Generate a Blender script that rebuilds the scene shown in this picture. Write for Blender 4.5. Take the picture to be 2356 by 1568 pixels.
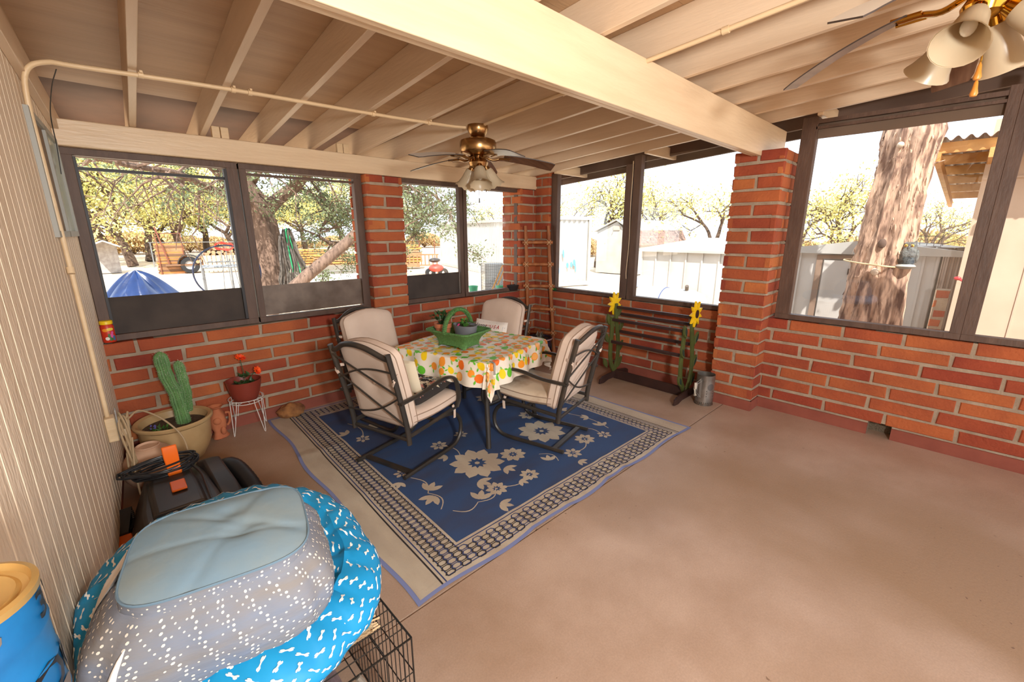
import bpy, math, random
import numpy as np
from mathutils import Vector, Matrix
random.seed(7); rnd = random.Random(11)
for o in list(bpy.data.objects): bpy.data.objects.remove(o)
SC = bpy.context.scene; COL = SC.collection
PI = math.pi; sin, cos = math.sin, math.cos
# ---------------------------------------------------------------- camera
IW, IH, FPX = 2356, 1568, 995.0
YAW, PIT, ROL = math.radians(43.69), math.radians(14.11), math.radians(-.1)
CAM = Vector((0, 0, 1.62))
fw = Vector((sin(YAW)*cos(PIT), cos(YAW)*cos(PIT), -sin(PIT)))
r0 = Vector((cos(YAW), -sin(YAW), 0)); u0 = r0.cross(fw)
rt = r0*cos(ROL)+u0*sin(ROL); up = -r0*sin(ROL)+u0*cos(ROL)
cd = bpy.data.cameras.new('camera'); cam = bpy.data.objects.new('camera', cd); COL.objects.link(cam)
cam.matrix_world = Matrix(((rt.x, up.x, -fw.x, CAM.x), (rt.y, up.y, -fw.y, CAM.y), (rt.z, up.z, -fw.z, CAM.z), (0, 0, 0, 1)))
cd.sensor_width = 36; cd.lens = FPX*36/IW; cd.clip_start = .02; cd.clip_end = 400
SC.camera = cam
# survey helpers: where the sight line of a photo pixel meets a real plane of the place
def ray(x, y): return fw*FPX+rt*(x-IW/2)-up*(y-IH/2)
def Pz(x, y, z=0.): d = ray(x, y); return CAM+d*((z-CAM.z)/d.z)
def Py(x, y, Y): d = ray(x, y); return CAM+d*(Y/d.y)
def Px(x, y, X): d = ray(x, y); return CAM+d*(X/d.x)
# ---------------------------------------------------------------- light
SC.view_settings.view_transform = 'Standard'; SC.view_settings.look = 'None'
SC.view_settings.gamma = 1; SC.view_settings.use_curve_mapping = False
SC.view_settings.exposure = 0.25
wd = bpy.data.worlds.new('World'); SC.world = wd; wd.use_nodes = True
bg = wd.node_tree.nodes['Background']; bg.inputs[0].default_value = (.80, .90, 1, 1); bg.inputs[1].default_value = 2.1
sl = bpy.data.lights.new('sun', 'SUN'); sl.energy = 7.5; sl.angle = .009; sl.color = (1, .97, .92)
so = bpy.data.objects.new('sun', sl); COL.objects.link(so)
so.rotation_euler = Vector((.42, .50, -.76)).to_track_quat('-Z', 'Y').to_euler()
# the photographer's flash, held high behind the camera and bounced
fl = bpy.data.lights.new('flash', 'AREA'); fl.shape = 'DISK'; fl.size = .35; fl.energy = 98; fl.color = (1, 1, .98)
fo = bpy.data.objects.new('flash', fl); COL.objects.link(fo); fo.location = (.12, -1.3, 1.9)
fo.rotation_euler = Vector((.55, .83, -.02)).to_track_quat('-Z', 'Y').to_euler()
# ---------------------------------------------------------------- materials
def lin(c): return tuple(((v/255)/12.92 if v/255 <= .04045 else ((v/255+.055)/1.055)**2.4) for v in c)+(1,)
MATS = {}
def M(name, c=(128, 128, 128), rough=.6, metal=0., c2=None, sc=8., bump=0., bsc=None, stretch=(1, 1, 1), tint=0., spec=.5, detail=4, lo=.35, hi=.65, emit=0, coat=0):
    if name in MATS: return MATS[name]
    m = bpy.data.materials.new(name); m.use_nodes = True; nt = m.node_tree; N, L = nt.nodes, nt.links
    b = N['Principled BSDF']; b.inputs['Base Color'].default_value = lin(c); b.inputs['Roughness'].default_value = rough
    b.inputs['Metallic'].default_value = metal; b.inputs['Specular IOR Level'].default_value = spec
    if coat: b.inputs['Coat Weight'].default_value = coat
    out = None
    if c2 or bump or tint:
        tc = N.new('ShaderNodeTexCoord'); mp = N.new('ShaderNodeMapping'); mp.inputs['Scale'].default_value = stretch
        L.new(tc.outputs['Object'], mp.inputs[0])
    if c2:
        n = N.new('ShaderNodeTexNoise'); n.inputs['Scale'].default_value = sc; n.inputs['Detail'].default_value = detail
        L.new(mp.outputs[0], n.inputs[0]); r = N.new('ShaderNodeValToRGB')
        r.color_ramp.elements[0].position = lo; r.color_ramp.elements[1].position = hi
        r.color_ramp.elements[0].color = lin(c); r.color_ramp.elements[1].color = lin(c2)
        L.new(n.outputs[0], r.inputs[0]); out = r.outputs[0]
    if tint:
        a = N.new('ShaderNodeAttribute'); a.attribute_name = 'tint'
        h = N.new('ShaderNodeHueSaturation')
        mr = N.new('ShaderNodeMapRange'); mr.inputs[3].default_value = 1-tint; mr.inputs[4].default_value = 1+tint*.8
        L.new(a.outputs['Fac'], mr.inputs[0]); L.new(mr.outputs[0], h.inputs['Value'])
        mh = N.new('ShaderNodeMapRange'); mh.inputs[3].default_value = .5-tint*.045; mh.inputs[4].default_value = .5+tint*.045
        L.new(a.outputs['Fac'], mh.inputs[0]); L.new(mh.outputs[0], h.inputs['Hue'])
        if out: L.new(out, h.inputs['Color'])
        else: h.inputs['Color'].default_value = lin(c)
        out = h.outputs[0]
    if out: L.new(out, b.inputs['Base Color'])
    if bump:
        n2 = N.new('ShaderNodeTexNoise'); n2.inputs['Scale'].default_value = bsc or sc*3; n2.inputs['Detail'].default_value = 5
        L.new(mp.outputs[0], n2.inputs[0]); bp = N.new('ShaderNodeBump'); bp.inputs['Strength'].default_value = min(1, bump)
        bp.inputs['Distance'].default_value = .01; L.new(n2.outputs[0], bp.inputs['Height']); L.new(bp.outputs[0], b.inputs['Normal'])
    MATS[name] = m; return m
def glassy(name, tr=.93, col=(255, 255, 255), rough=.02):
    m = bpy.data.materials.new(name); m.use_nodes = True; nt = m.node_tree; N, L = nt.nodes, nt.links
    N.remove(N['Principled BSDF']); t = N.new('ShaderNodeBsdfTransparent'); t.inputs[0].default_value = lin(col)
    g = N.new('ShaderNodeBsdfGlossy'); g.inputs['Roughness'].default_value = rough; x = N.new('ShaderNodeMixShader')
    x.inputs[0].default_value = 1-tr; L.new(t.outputs[0], x.inputs[1]); L.new(g.outputs[0], x.inputs[2]); L.new(x.outputs[0], N['Material Output'].inputs[0])
    MATS[name] = m; return m
def frost(name, col, tw=.5):
    m = bpy.data.materials.new(name); m.use_nodes = True; nt = m.node_tree; N, L = nt.nodes, nt.links
    b = N['Principled BSDF']; b.inputs['Base Color'].default_value = lin(col); b.inputs['Roughness'].default_value = .3
    t = N.new('ShaderNodeBsdfTranslucent'); t.inputs[0].default_value = lin(col); x = N.new('ShaderNodeMixShader'); x.inputs[0].default_value = tw
    L.new(b.outputs[0], x.inputs[1]); L.new(t.outputs[0], x.inputs[2]); L.new(x.outputs[0], N['Material Output'].inputs[0])
    MATS[name] = m; return m
BRICK = M('brick', (180, 96, 60), .9, c2=(156, 80, 54), sc=3.2, bump=.6, bsc=45, tint=.24, spec=.2)
MORT = M('mortar', (176, 158, 136), .95, c2=(156, 138, 118), sc=9, bump=.6, bsc=60, spec=.2)
CURB = M('painted base brick', (150, 84, 68), .8, c2=(136, 74, 60), sc=6, bump=.3, spec=.25)
CREAM = M('cream paint', (226, 198, 158), .42, c2=(216, 186, 146), sc=2.5, bump=.25, bsc=14, stretch=(1, 1, 5), lo=.4, hi=.75)
CREAMX = M('cream paint lengthwise', (228, 202, 168), .4, c2=(219, 190, 155), sc=2.5, bump=.25, bsc=10, stretch=(.6, 5, 5), lo=.4, hi=.75)
CREAMY = M('cream rafter paint', (222, 197, 168), .45, c2=(212, 186, 156), sc=2.5, bump=.2, bsc=12, stretch=(5, .6, 5), lo=.4, hi=.75)
PLY = M('shade-darkened plywood paint', (196, 160, 122), .5, c2=(182, 146, 110), sc=1.6, bump=.25, bsc=9, stretch=(.6, 6, 6))  # same cream paint, darkened to put the shade between rafters into the colour
EAVE = M('brown eave paint', (128, 98, 82), .7, c2=(112, 86, 72), sc=3, bump=.2)
BROWN = M('brown frame paint', (98, 74, 60), .55, c2=(84, 62, 50), sc=5, bump=.25, bsc=20, stretch=(3, 3, .8))
FASC = M('brown fascia', (104, 82, 68), .7, c2=(92, 72, 60), sc=3)
SIDE = M('siding paint', (232, 212, 188), .75, c2=(216, 194, 168), sc=2.2, bump=.5, bsc=70, stretch=(1, 1, .35))
SIDEG = M('siding groove paint', (232, 214, 188), .75)
FLOOR = M('floor', (168, 130, 100), .5)
def floor_mat():
    nt = FLOOR.node_tree; N, L = nt.nodes, nt.links; b = N['Principled BSDF']
    tc = N.new('ShaderNodeTexCoord')
    def noise(s, d=6, rough=.6, st=(1, 1, 1)):
        mp = N.new('ShaderNodeMapping'); mp.inputs['Scale'].default_value = st; L.new(tc.outputs['Object'], mp.inputs[0])
        n = N.new('ShaderNodeTexNoise'); n.inputs['Scale'].default_value = s; n.inputs['Detail'].default_value = d; n.inputs['Roughness'].default_value = rough
        L.new(mp.outputs[0], n.inputs[0]); return n.outputs[0]
    def ramp(x, p0, p1, c0, c1):
        r = N.new('ShaderNodeValToRGB'); r.color_ramp.elements[0].position = p0; r.color_ramp.elements[1].position = p1
        r.color_ramp.elements[0].color = c0; r.color_ramp.elements[1].color = c1; L.new(x, r.inputs[0]); return r.outputs[0]
    def mix(f, a, c, mode='MIX'):
        m = N.new('ShaderNodeMix'); m.data_type = 'RGBA'; m.blend_type = mode
        if hasattr(f, 'links'): L.new(f, m.inputs[0])
        else: m.inputs[0].default_value = f
        L.new(a, m.inputs[6])
        if hasattr(c, 'links'): L.new(c, m.inputs[7])
        else: m.inputs[7].default_value = c
        return m.outputs[2]
    W1 = (1, 1, 1, 1); K = (0, 0, 0, 1)
    base = ramp(noise(1.3, 7, .62), .34, .68, lin((166, 138, 117)), lin((192, 166, 147)))
    brown = ramp(noise(.55, 4, .5, (1, .7, 1)), .45, .62, K, W1)
    base = mix(brown, base, lin((152, 122, 94)))
    spots = ramp(noise(38, 2, .5), .70, .74, K, W1)
    m2 = ramp(noise(1.1, 2), .5, .62, K, W1)
    sm = mix(1.0, spots, m2, 'MULTIPLY')
    base = mix(sm, base, lin((108, 80, 60)))
    grit = ramp(noise(130, 3, .7), .35, .7, (.9, .9, .9, 1), (1.05, 1.05, 1.05, 1))
    base = mix(1.0, base, grit, 'MULTIPLY')
    L.new(base, b.inputs['Base Color'])
    rr = N.new('ShaderNodeMapRange'); rr.inputs[3].default_value = .34; rr.inputs[4].default_value = .62
    L.new(noise(2.2, 5), rr.inputs[0]); L.new(rr.outputs[0], b.inputs['Roughness'])
    bp = N.new('ShaderNodeBump'); bp.inputs['Strength'].default_value = .25; bp.inputs['Distance'].default_value = .004
    L.new(noise(60, 5, .7), bp.inputs['Height']); L.new(bp.outputs[0], b.inputs['Normal'])
floor_mat()
SAND = M('sand', (226, 206, 180), .95, c2=(205, 180, 150), sc=.8, bump=.3, bsc=12)
IRON = M('dark painted iron', (62, 57, 52), .42, metal=.35, c2=(84, 70, 56), sc=6, bump=.15, bsc=30, lo=.5, hi=.8)
TAUPE = M('taupe cushion fabric', (216, 194, 176), .85, c2=(204, 180, 162), sc=3, bump=.35, bsc=9, spec=.2)
TAUPE2 = M('stained seat fabric', (212, 192, 168), .9, c2=(160, 128, 98), sc=5, bump=.35, bsc=9, spec=.2, lo=.5, hi=.72)
PIPE = M('cushion piping', (150, 124, 104), .85)
WHITEP = M('white fabric', (240, 232, 222), .85, bump=.2, bsc=30)
NAVY = M('rug blue', (50, 76, 118), .75, c2=(58, 66, 92), sc=1.6, bump=.4, bsc=220, stretch=(1, 3, 1), lo=.45, hi=.7)
RNAVY = M('rug dark line', (46, 60, 104), .75); RBLK = M('rug black line', (42, 38, 40), .8)
RBEIGE = M('rug beige', (198, 184, 162), .8, c2=(182, 166, 146), sc=3, bump=.4, bsc=220, stretch=(3, 1, 1))
RBIND = M('rug binding', (122, 132, 176), .8)
PLAS = M('black plastic', (46, 42, 40), .45, c2=(92, 78, 62), sc=4, lo=.5, hi=.85)
RUBR = M('black rubber cord', (30, 30, 32), .4)
ORNG = M('orange plastic', (238, 108, 22), .35)
TERRA = M('terracotta', (196, 118, 78), .85, c2=(182, 104, 68), sc=8, bump=.2)
SOIL = M('soil', (62, 48, 36), .95, c2=(92, 74, 56), sc=60, bump=1, bsc=90)
LEAF = M('leaf green', (70, 112, 44), .5, tint=.4)
DLEAF = M('dark leaf green', (48, 78, 38), .5, tint=.4)
WOOD = M('honey pine', (176, 108, 58), .6, c2=(140, 78, 38), sc=6, bump=.3, stretch=(3, 3, .6))
DWOOD = M('dark brown stain', (62, 38, 32), .5, c2=(50, 30, 26), sc=6, bump=.2)
CACT = M('painted cactus green', (84, 92, 40), .6, c2=(70, 76, 34), sc=5, bump=.2)
YEL = M('yellow paint', (246, 200, 20), .5); DKG = M('dark green paint', (38, 56, 44), .6)
STEEL = M('galvanized steel', (170, 164, 156), .35, metal=.8, c2=(120, 112, 104), sc=7)
BRASS = M('antique brass', (168, 132, 88), .26, metal=1.); GOLD = M('polished brass', (200, 150, 60), .15, metal=1.)
BLADE = M('walnut blade', (112, 82, 62), .28, c2=(88, 60, 44), sc=5, stretch=(1, 8, 1)); BEDGE = M('white blade face', (225, 222, 212), .4)
GLSH = frost('frosted shade glass', (214, 196, 166), .4)
PANE = glassy('window glass', .94)
SCREEN = M('black solar screen', (58, 48, 42), .75, c2=(72, 60, 52), sc=5, bump=.15, bsc=12)
PANEL2 = M('painted reflection panel', (122, 104, 90), .35, c2=(96, 78, 64), sc=7)  # mottled tones paint in the blurred reflection of the bricks
METW = M('white painted metal', (182, 180, 174), .5, c2=(172, 168, 160), sc=2)
ALU = M('aluminium', (190, 190, 186), .35, metal=.8)
PLYB = M('outdoor siding paint', (204, 178, 154), .8, c2=(190, 164, 140), sc=2)
LUMB = M('raw lumber', (214, 160, 96), .7, c2=(196, 138, 74), sc=6)
BARK = M('grey bark', (128, 104, 88), .95, c2=(92, 72, 60), sc=9, bump=1, bsc=18, stretch=(2.2, 2.2, .35))
BARK2 = M('mesquite bark', (96, 76, 60), .95, c2=(70, 54, 44), sc=6, bump=.6)
MLEAF = M('mesquite leaves', (196, 188, 112), .7, tint=.35); JLEAF = M('juniper foliage', (112, 120, 84), .8, tint=.4)
SCRUB = M('dry scrub', (186, 154, 104), .9, tint=.35)
# ---------------------------------------------------------------- mesh builder
def V(*a): return Vector(a[0] if len(a) == 1 else a)
class MB:
    def __init__(s): s.v = []; s.f = []; s.m = []; s.t = []; s.T = None
    def add(s, vs, fs, mi=0, t=.5):
        o = len(s.v)
        if s.T: vs = [s.T @ V(p) for p in vs]
        s.v += [tuple(p) for p in vs]
        for f in fs: s.f.append(tuple(o+i for i in f)); s.m.append(mi); s.t.append(t)
        return s
    def box(s, a, b, mi=0, t=.5):
        x0, y0, z0 = a; x1, y1, z1 = b
        return s.add([(x0, y0, z0), (x1, y0, z0), (x1, y1, z0), (x0, y1, z0), (x0, y0, z1), (x1, y0, z1), (x1, y1, z1), (x0, y1, z1)],
                     [(0, 3, 2, 1), (4, 5, 6, 7), (0, 1, 5, 4), (1, 2, 6, 5), (2, 3, 7, 6), (3, 0, 4, 7)], mi, t)
    def beam(s, p, q, w, h, mi=0, upv=(0, 0, 1), t=.5):
        p, q = V(p), V(q); d = (q-p).normalized(); u = V(upv); a = d.cross(u)
        if a.length < 1e-4: a = d.cross(V(1, 0, 0))
        a.normalize(); c = a.cross(d).normalized(); vs = []
        for e in (p, q):
            for i, j in ((-1, -1), (1, -1), (1, 1), (-1, 1)): vs.append(e+a*(i*w/2)+c*(j*h/2))
        return s.add(vs, [(0, 1, 2, 3), (7, 6, 5, 4), (0, 4, 5, 1), (1, 5, 6, 2), (2, 6, 7, 3), (3, 7, 4, 0)], mi, t)
    def tube(s, pts, r, n=8, mi=0, closed=False, flat=None, t=.5, caps=True):
        pts = [V(p) for p in pts]; k = len(pts); rs = r if isinstance(r, (list, tuple)) else [r]*k
        tg = []
        for i in range(k):
            a = pts[(i-1) % k] if (closed or i) else pts[i]; b = pts[(i+1) % k] if (closed or i < k-1) else pts[i]
            d = b-a; tg.append(d.normalized() if d.length > 1e-9 else V(0, 0, 1))
        x = tg[0].orthogonal().normalized()
        if flat: x = V(flat[1]); x = (x-tg[0]*x.dot(tg[0])).normalized()
        vs = []
        for i in range(k):
            x = (x-tg[i]*x.dot(tg[i]))
            if flat: x = V(flat[1]); x = x-tg[i]*x.dot(tg[i])
            x = x.normalized() if x.length > 1e-6 else tg[i].orthogonal().normalized()
            y = tg[i].cross(x); fx = flat[0] if flat else 1
            for j in range(n):
                a = 2*PI*(j+.5)/n; vs.append(pts[i]+x*(cos(a)*rs[i]*fx)+y*(sin(a)*rs[i]))
        fs = []
        for i in range(k if closed else k-1):
            for j in range(n):
                a = i*n+j; b = i*n+(j+1) % n; c = ((i+1) % k)*n; fs.append((a, b, c+(j+1) % n, c+j))
        if caps and not closed: fs += [tuple(range(n-1, -1, -1)), tuple((k-1)*n+j for j in range(n))]
        return s.add(vs, fs, mi, t)
    def lathe(s, prof, n=24, c=(0, 0, 0), mi=0, wob=None, sx=1, sy=1):
        vs = []; fs = []; k = len(prof)
        for i, (r, z) in enumerate(prof):
            for j in range(n):
                a = 2*PI*j/n; rr = r*(wob(a, i, z) if wob else 1); vs.append((c[0]+rr*cos(a)*sx, c[1]+rr*sin(a)*sy, c[2]+z))
        for i in range(k-1):
            for j in range(n): fs.append((i*n+j, i*n+(j+1) % n, (i+1)*n+(j+1) % n, (i+1)*n+j))
        if prof[0][0] > 1e-5: fs.append(tuple(range(n-1, -1, -1)))
        if prof[-1][0] > 1e-5: fs.append(tuple((k-1)*n+j for j in range(n)))
        return s.add(vs, fs, mi)
    def prism(s, poly, o, A, B, N, d, mi=0, t=.5):
        o, A, B, N = V(o), V(A), V(B), V(N); k = len(poly)
        vs = [o+A*a+B*b for a, b in poly]+[o+A*a+B*b+N*d for a, b in poly]
        return s.add(vs, [tuple(range(k-1, -1, -1)), tuple(range(k, 2*k))]+[(i, (i+1) % k, k+(i+1) % k, k+i) for i in range(k)], mi, t)
    def grid(s, f, us, vs_, mi=0, closeu=False):
        P = [f(u, v) for v in vs_ for u in us]; nu = len(us); fs = []
        for j in range(len(vs_)-1):
            for i in range(nu if closeu else nu-1): fs.append((j*nu+i, j*nu+(i+1) % nu, (j+1)*nu+(i+1) % nu, (j+1)*nu+i))
        return s.add(P, fs, mi)
    def ball(s, c, r, n=12, m=8, mi=0, f=None):
        c = V(c); r = r if hasattr(r, '__len__') else (r, r, r); vs = []
        for i in range(m+1):
            ph = PI*i/m
            for j in range(n):
                a = 2*PI*j/n; d = V(sin(ph)*cos(a), sin(ph)*sin(a), cos(ph)); k = f(d) if f else 1
                vs.append(c+V(d.x*r[0], d.y*r[1], d.z*r[2])*k)
        return s.add(vs, [(i*n+j, (i+1)*n+j, (i+1)*n+(j+1) % n, i*n+(j+1) % n) for i in range(m) for j in range(n)], mi)
    def build(s, name, mats, parent=None, smooth=True, bevel=0, label=None, loc=None, sub=0):
        me = bpy.data.meshes.new(name); me.from_pydata(s.v, [], s.f)
        for m in (mats if isinstance(mats, (list, tuple)) else [mats]): me.materials.append(m)
        me.polygons.foreach_set('material_index', s.m)
        at = me.attributes.new('tint', 'FLOAT', 'FACE'); at.data.foreach_set('value', s.t)
        o = bpy.data.objects.new(name, me); COL.objects.link(o)
        if smooth:
            me.polygons.foreach_set('use_smooth', [True]*len(me.polygons))
            try: me.set_sharp_from_angle(angle=math.radians(38))
            except Exception: pass
        me.update()
        if bevel:
            b = o.modifiers.new('bevel', 'BEVEL'); b.width = bevel; b.segments = 2; b.limit_method = 'ANGLE'; b.angle_limit = math.radians(40)
        if sub: b = o.modifiers.new('sub', 'SUBSURF'); b.levels = b.render_levels = sub
        if parent: o.parent = parent
        if label: o['label'] = label
        if loc: o.location = loc
        return o
def thing(name, label, cat, loc=(0, 0, 0), rz=0, group=None):
    o = bpy.data.objects.new(name, None); COL.objects.link(o); o.empty_display_size = .1
    o.location = loc; o.rotation_euler = (0, 0, rz); o['label'] = label; o['category'] = cat
    if group: o['group'] = group
    return o
def tag(o, label, cat, group=None, kind=None):
    o['label'] = label; o['category'] = cat
    if group: o['group'] = group
    if kind: o['kind'] = kind
    return o
def struct(name, mb, mats, parent=None, **k):
    o = mb.build(name, mats, parent, **k)
    if not parent: o['kind'] = 'structure'
    return o
def sempty(name, loc=(0, 0, 0)):
    o = bpy.data.objects.new(name, None); COL.objects.link(o); o.location = loc; o['kind'] = 'structure'; return o
def dup(root, loc, rz=None, label=None, group=None, scale=None):
    r = root.copy(); COL.objects.link(r); r.location = loc
    if rz is not None: r.rotation_euler = (0, 0, rz)
    if label: r['label'] = label
    if group: r['group'] = group
    if scale: r.scale = (scale,)*3
    for ch in list(root.children):
        c = ch.copy(); COL.objects.link(c); c.parent = r
        for g in ch.children: d = g.copy(); COL.objects.link(d); d.parent = c
    return r
def lsp(a, b, n): return [a+(b-a)*i/(n-1) for i in range(n)]
def spl(pts, n=8):
    pts = [V(p) for p in pts]; P = [pts[0]*2-pts[1]]+pts+[pts[-1]*2-pts[-2]]; out = []
    for i in range(1, len(P)-2):
        for k in range(n):
            t = k/n; a, b, c, d = P[i-1:i+3]
            out.append(.5*((2*b)+(c-a)*t+(2*a-5*b+4*c-d)*t*t+(3*b-a-3*c+d)*t**3))
    return out+[pts[-1]]
def decal(mb, D, poly, off, mi, c=None, t=.5, rings=2):
    """flat pattern patch poly (in surface coordinates) laid on the surface D(u,v), off above it"""
    c = c or (sum(p[0] for p in poly)/len(poly), sum(p[1] for p in poly)/len(poly))
    def S(u, v):
        e = 1e-3; p = D(u, v); n = (D(u+e, v)-p).cross(D(u, v+e)-p)
        return p+(n.normalized() if n.length > 0 else V(0, 0, 1))*off
    k = len(poly); vs = [S(*c)]; fs = []
    for r in range(1, rings+1):
        for a, b in poly: vs.append(S(c[0]+(a-c[0])*r/rings, c[1]+(b-c[1])*r/rings))
    for j in range(k):
        fs.append((0, 1+j, 1+(j+1) % k))
        for r in range(rings-1): a = 1+r*k; b = a+k; fs.append((a+j, b+j, b+(j+1) % k, a+(j+1) % k))
    mb.add(vs, fs, mi, t)
def ell(cx, cy, a, b, ang=0, n=12): return [(cx+a*cos(2*PI*i/n)*cos(ang)-b*sin(2*PI*i/n)*sin(ang), cy+a*cos(2*PI*i/n)*sin(ang)+b*sin(2*PI*i/n)*cos(ang)) for i in range(n)]
def leafp(cx, cy, l, w, ang, n=5):
    top = [(-l/2+l*i/n, w/2*sin(PI*i/n)**.8) for i in range(n+1)]; pts = top+[(x, -y) for x, y in top[-2:0:-1]]
    return [(cx+x*cos(ang)-y*sin(ang), cy+x*sin(ang)+y*cos(ang)) for x, y in pts]
def text(mb, s, D, x, y, size, mi, off, shear=0):
    cu = bpy.data.curves.new('t', 'FONT'); cu.body = s; cu.size = size; cu.shear = shear; cu.resolution_u = 2; cu.offset = size*.012
    ob = bpy.data.objects.new('t', cu); COL.objects.link(ob); dg = bpy.context.evaluated_depsgraph_get()
    me = bpy.data.meshes.new_from_object(ob.evaluated_get(dg)); vs = []
    for v in me.vertices:
        u, w = x+v.co.x, y+v.co.y; e = 1e-3; p = D(u, w); n = (D(u+e, w)-p).cross(D(u, w+e)-p).normalized(); vs.append(p+n*off)
    mb.add(vs, [tuple(p.vertices) for p in me.polygons], mi)
    bpy.data.objects.remove(ob); bpy.data.meshes.remove(me)
# ---------------------------------------------------------------- shell
XR, YB, XP = 4.38, 4.115, 4.185       # right wall face, back wall face, pillar face
XL0 = -.045; TN = math.tan(math.radians(3.5))
def xl(y): return XL0-TN*(YB-y)       # siding face
ZS = .868; CH = .1097; ZB = .10       # sill height, course height, painted base course
def zr(y): return 2.32+.068*(4.1-y)   # underside of rafters
YN = -3.6
fm = MB(); fm.box((-.75, YN, -.12), (4.6, 1.418, 0)); fm.box((-.75, 1.43, -.12), (4.6, 4.3, 0)); fm.box((-.75, 1.41, -.12), (4.6, 1.435, -.012))
struct('floor', fm, FLOOR, smooth=False)
def brick(mb, o, U, N, u0, u1, z0, z1, depth, mi=0, zt=None):
    """one burnt adobe brick with soft irregular edges: o corner, U along wall, N outward"""
    j = lambda a=.0045: rnd.uniform(-a, a); c = .006; t = rnd.random(); t = t*.75+.1 if rnd.random() < .88 else rnd.choice((0., 1.))
    pr = rnd.uniform(-.002, .004); W = V(0, 0, 1)
    A = [(u0+j(), z0+j()), (u1+j(), z0+j()), (u1+j(), z1+j()), (u0+j(), z1+j())]
    sg = ((1, 1), (-1, 1), (-1, -1), (1, -1)); vs = []
    for (a, z), (sa, sz) in zip(A, sg): vs.append(o+U*(a+sa*c)+W*(z+sz*c)+N*(pr+j(.0015)))
    for a, z in A: vs.append(o+U*a+W*z+N*(pr-c))
    for a, z in A: vs.append(o+U*a+W*z-N*depth)
    fs = [(0, 1, 2, 3)]+[(i+4, (i+1) % 4+4, (i+1) % 4, i) for i in range(4)]+[(i+8, (i+1) % 4+8, (i+1) % 4+4, i+4) for i in range(4)]
    if U.cross(W).dot(N) < 0: fs = [f[::-1] for f in fs]
    mb.add(vs, fs, mi, t)
def bond(mb, o, U, N, L, z0, n, off=0., bl=.40, depth=.03, top=None, holes=()):
    o, U, N = V(o), V(U), V(N); m = .024
    for k in range(n):
        a = -((k % 2)*bl/2+off+(.05 if k % 3 == 0 else 0)) % bl-bl; z = z0+k*CH
        while a < L:
            l = bl*rnd.uniform(.93, 1.07); b = a+l
            p, q = max(a+m/2, 0), min(b-m/2, L)
            if q-p > .03: brick(mb, o, U, N, p, q, z+m/2, z+CH-m/2, top if (top and k == n-1) else depth)
            a = b
def curb(mb, o, U, N, L, gap=None):
    o, U, N = V(o), V(U), V(N)
    for a, b in ([(0, L)] if not gap else [(0, gap[0]), (gap[1], L)]):
        P = [o+U*a, o+U*b]; q = [P[0]-N*.03, P[1]-N*.03, P[1]+N*.004, P[0]+N*.004]
        f = [(0, 1, 2, 3), (7, 6, 5, 4), (0, 4, 5, 1), (1, 5, 6, 2), (2, 6, 7, 3), (3, 7, 4, 0)]
        mb.add(q+[p+V(0, 0, ZB-.006) for p in q], f, 2)
BM = [BRICK, MORT, CURB]
# back wall: low brick wall
wb = MB(); wb.box((-.3, YB+.009, 0), (4.58, YB+.2, ZS-.012), 1)
bond(wb, (-.08, YB, 0), (1, 0, 0), (0, -1, 0), 4.46, ZB, 7, off=.12, top=.2)
curb(wb, (-.08, YB, 0), (1, 0, 0), (0, -1, 0), 4.46)
bond(wb, (4.58, YB+.2, 0), (-1, 0, 0), (0, 1, 0), 4.7, ZB-.3, 10)
struct('wall_back', wb, BM, smooth=False)
# right wall: low brick wall with a vent hole near the floor
wr = MB(); v0, v1 = .205, .355
wr.box((XR+.009, YN, .115), (XR+.2, 4.3, ZS-.012), 1); wr.box((XR+.009, YN, 0), (XR+.2, v0, .115), 1); wr.box((XR+.009, v1, 0), (XR+.2, 4.3, .115), 1)
bond(wr, (XR, YB, 0), (0, -1, 0), (-1, 0, 0), YB-YN, ZB, 7, off=.06, top=.2)
curb(wr, (XR, YB, 0), (0, -1, 0), (-1, 0, 0), YB-YN, gap=(YB-v1, YB-v0))
bond(wr, (XR+.2, YN, 0), (0, 1, 0), (1, 0, 0), 4.3-YN, ZB-.3, 10)
struct('wall_right', wr, BM, smooth=False)
vg = MB(); vg.box((XR+.13, v0, .0), (XR+.14, v1, .115))
tag(vg.build('vent_screen', M('rusty mesh', (92, 76, 60), .8, c2=(120, 110, 92), sc=120), smooth=False), 'dusty mesh screen in the small vent hole low in the right wall', 'vent screen')
def pillar(name, x0, x1, y0, y1, z0, z1, zoff=0):
    mb = MB(); mb.box((x0+.009, y0+.009, z0), (x1-.009, y1-.009, z1-.004), 1)
    n = int(round((z1-ZB)/CH)); m = .024
    fc = [((x0, y1, 0), (0, -1, 0), (-1, 0, 0), y1-y0), ((x0, y0, 0), (1, 0, 0), (0, -1, 0), x1-x0), ((x1, y0, 0), (0, 1, 0), (1, 0, 0), y1-y0), ((x1, y1, 0), (-1, 0, 0), (0, 1, 0), x1-x0)]
    for fi, (o, U, N, L) in enumerate(fc):
        o, U, N = V(o), V(U), V(N)
        for k in range(n):
            z = ZB+k*CH; two = (k+fi) % 2
            if z+CH < z0: continue
            for a, b in ([(0, L)] if not two else [(0, L*.49-m/2), (L*.49+m/2, L)]):
                brick(mb, o, U, N, a, b, z+m/2, z+CH-m/2 if k < n-1 else z1, .04)
        if z0 < .05: curb(mb, o, U, N, L)
    return struct(name, mb, BM, smooth=False)
pillar('trim_1', XP, 4.58, 1.184, 1.57, 0, 2.275)                # pillar of the right wall
pillar('trim_2', 1.985, 2.372, 4.075, 4.44, 0, 2.15)             # pilaster of the back wall
pillar('trim_3', 4.07, 4.58, YB-.01, 4.44, .02, 2.15)            # corner pillar
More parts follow.
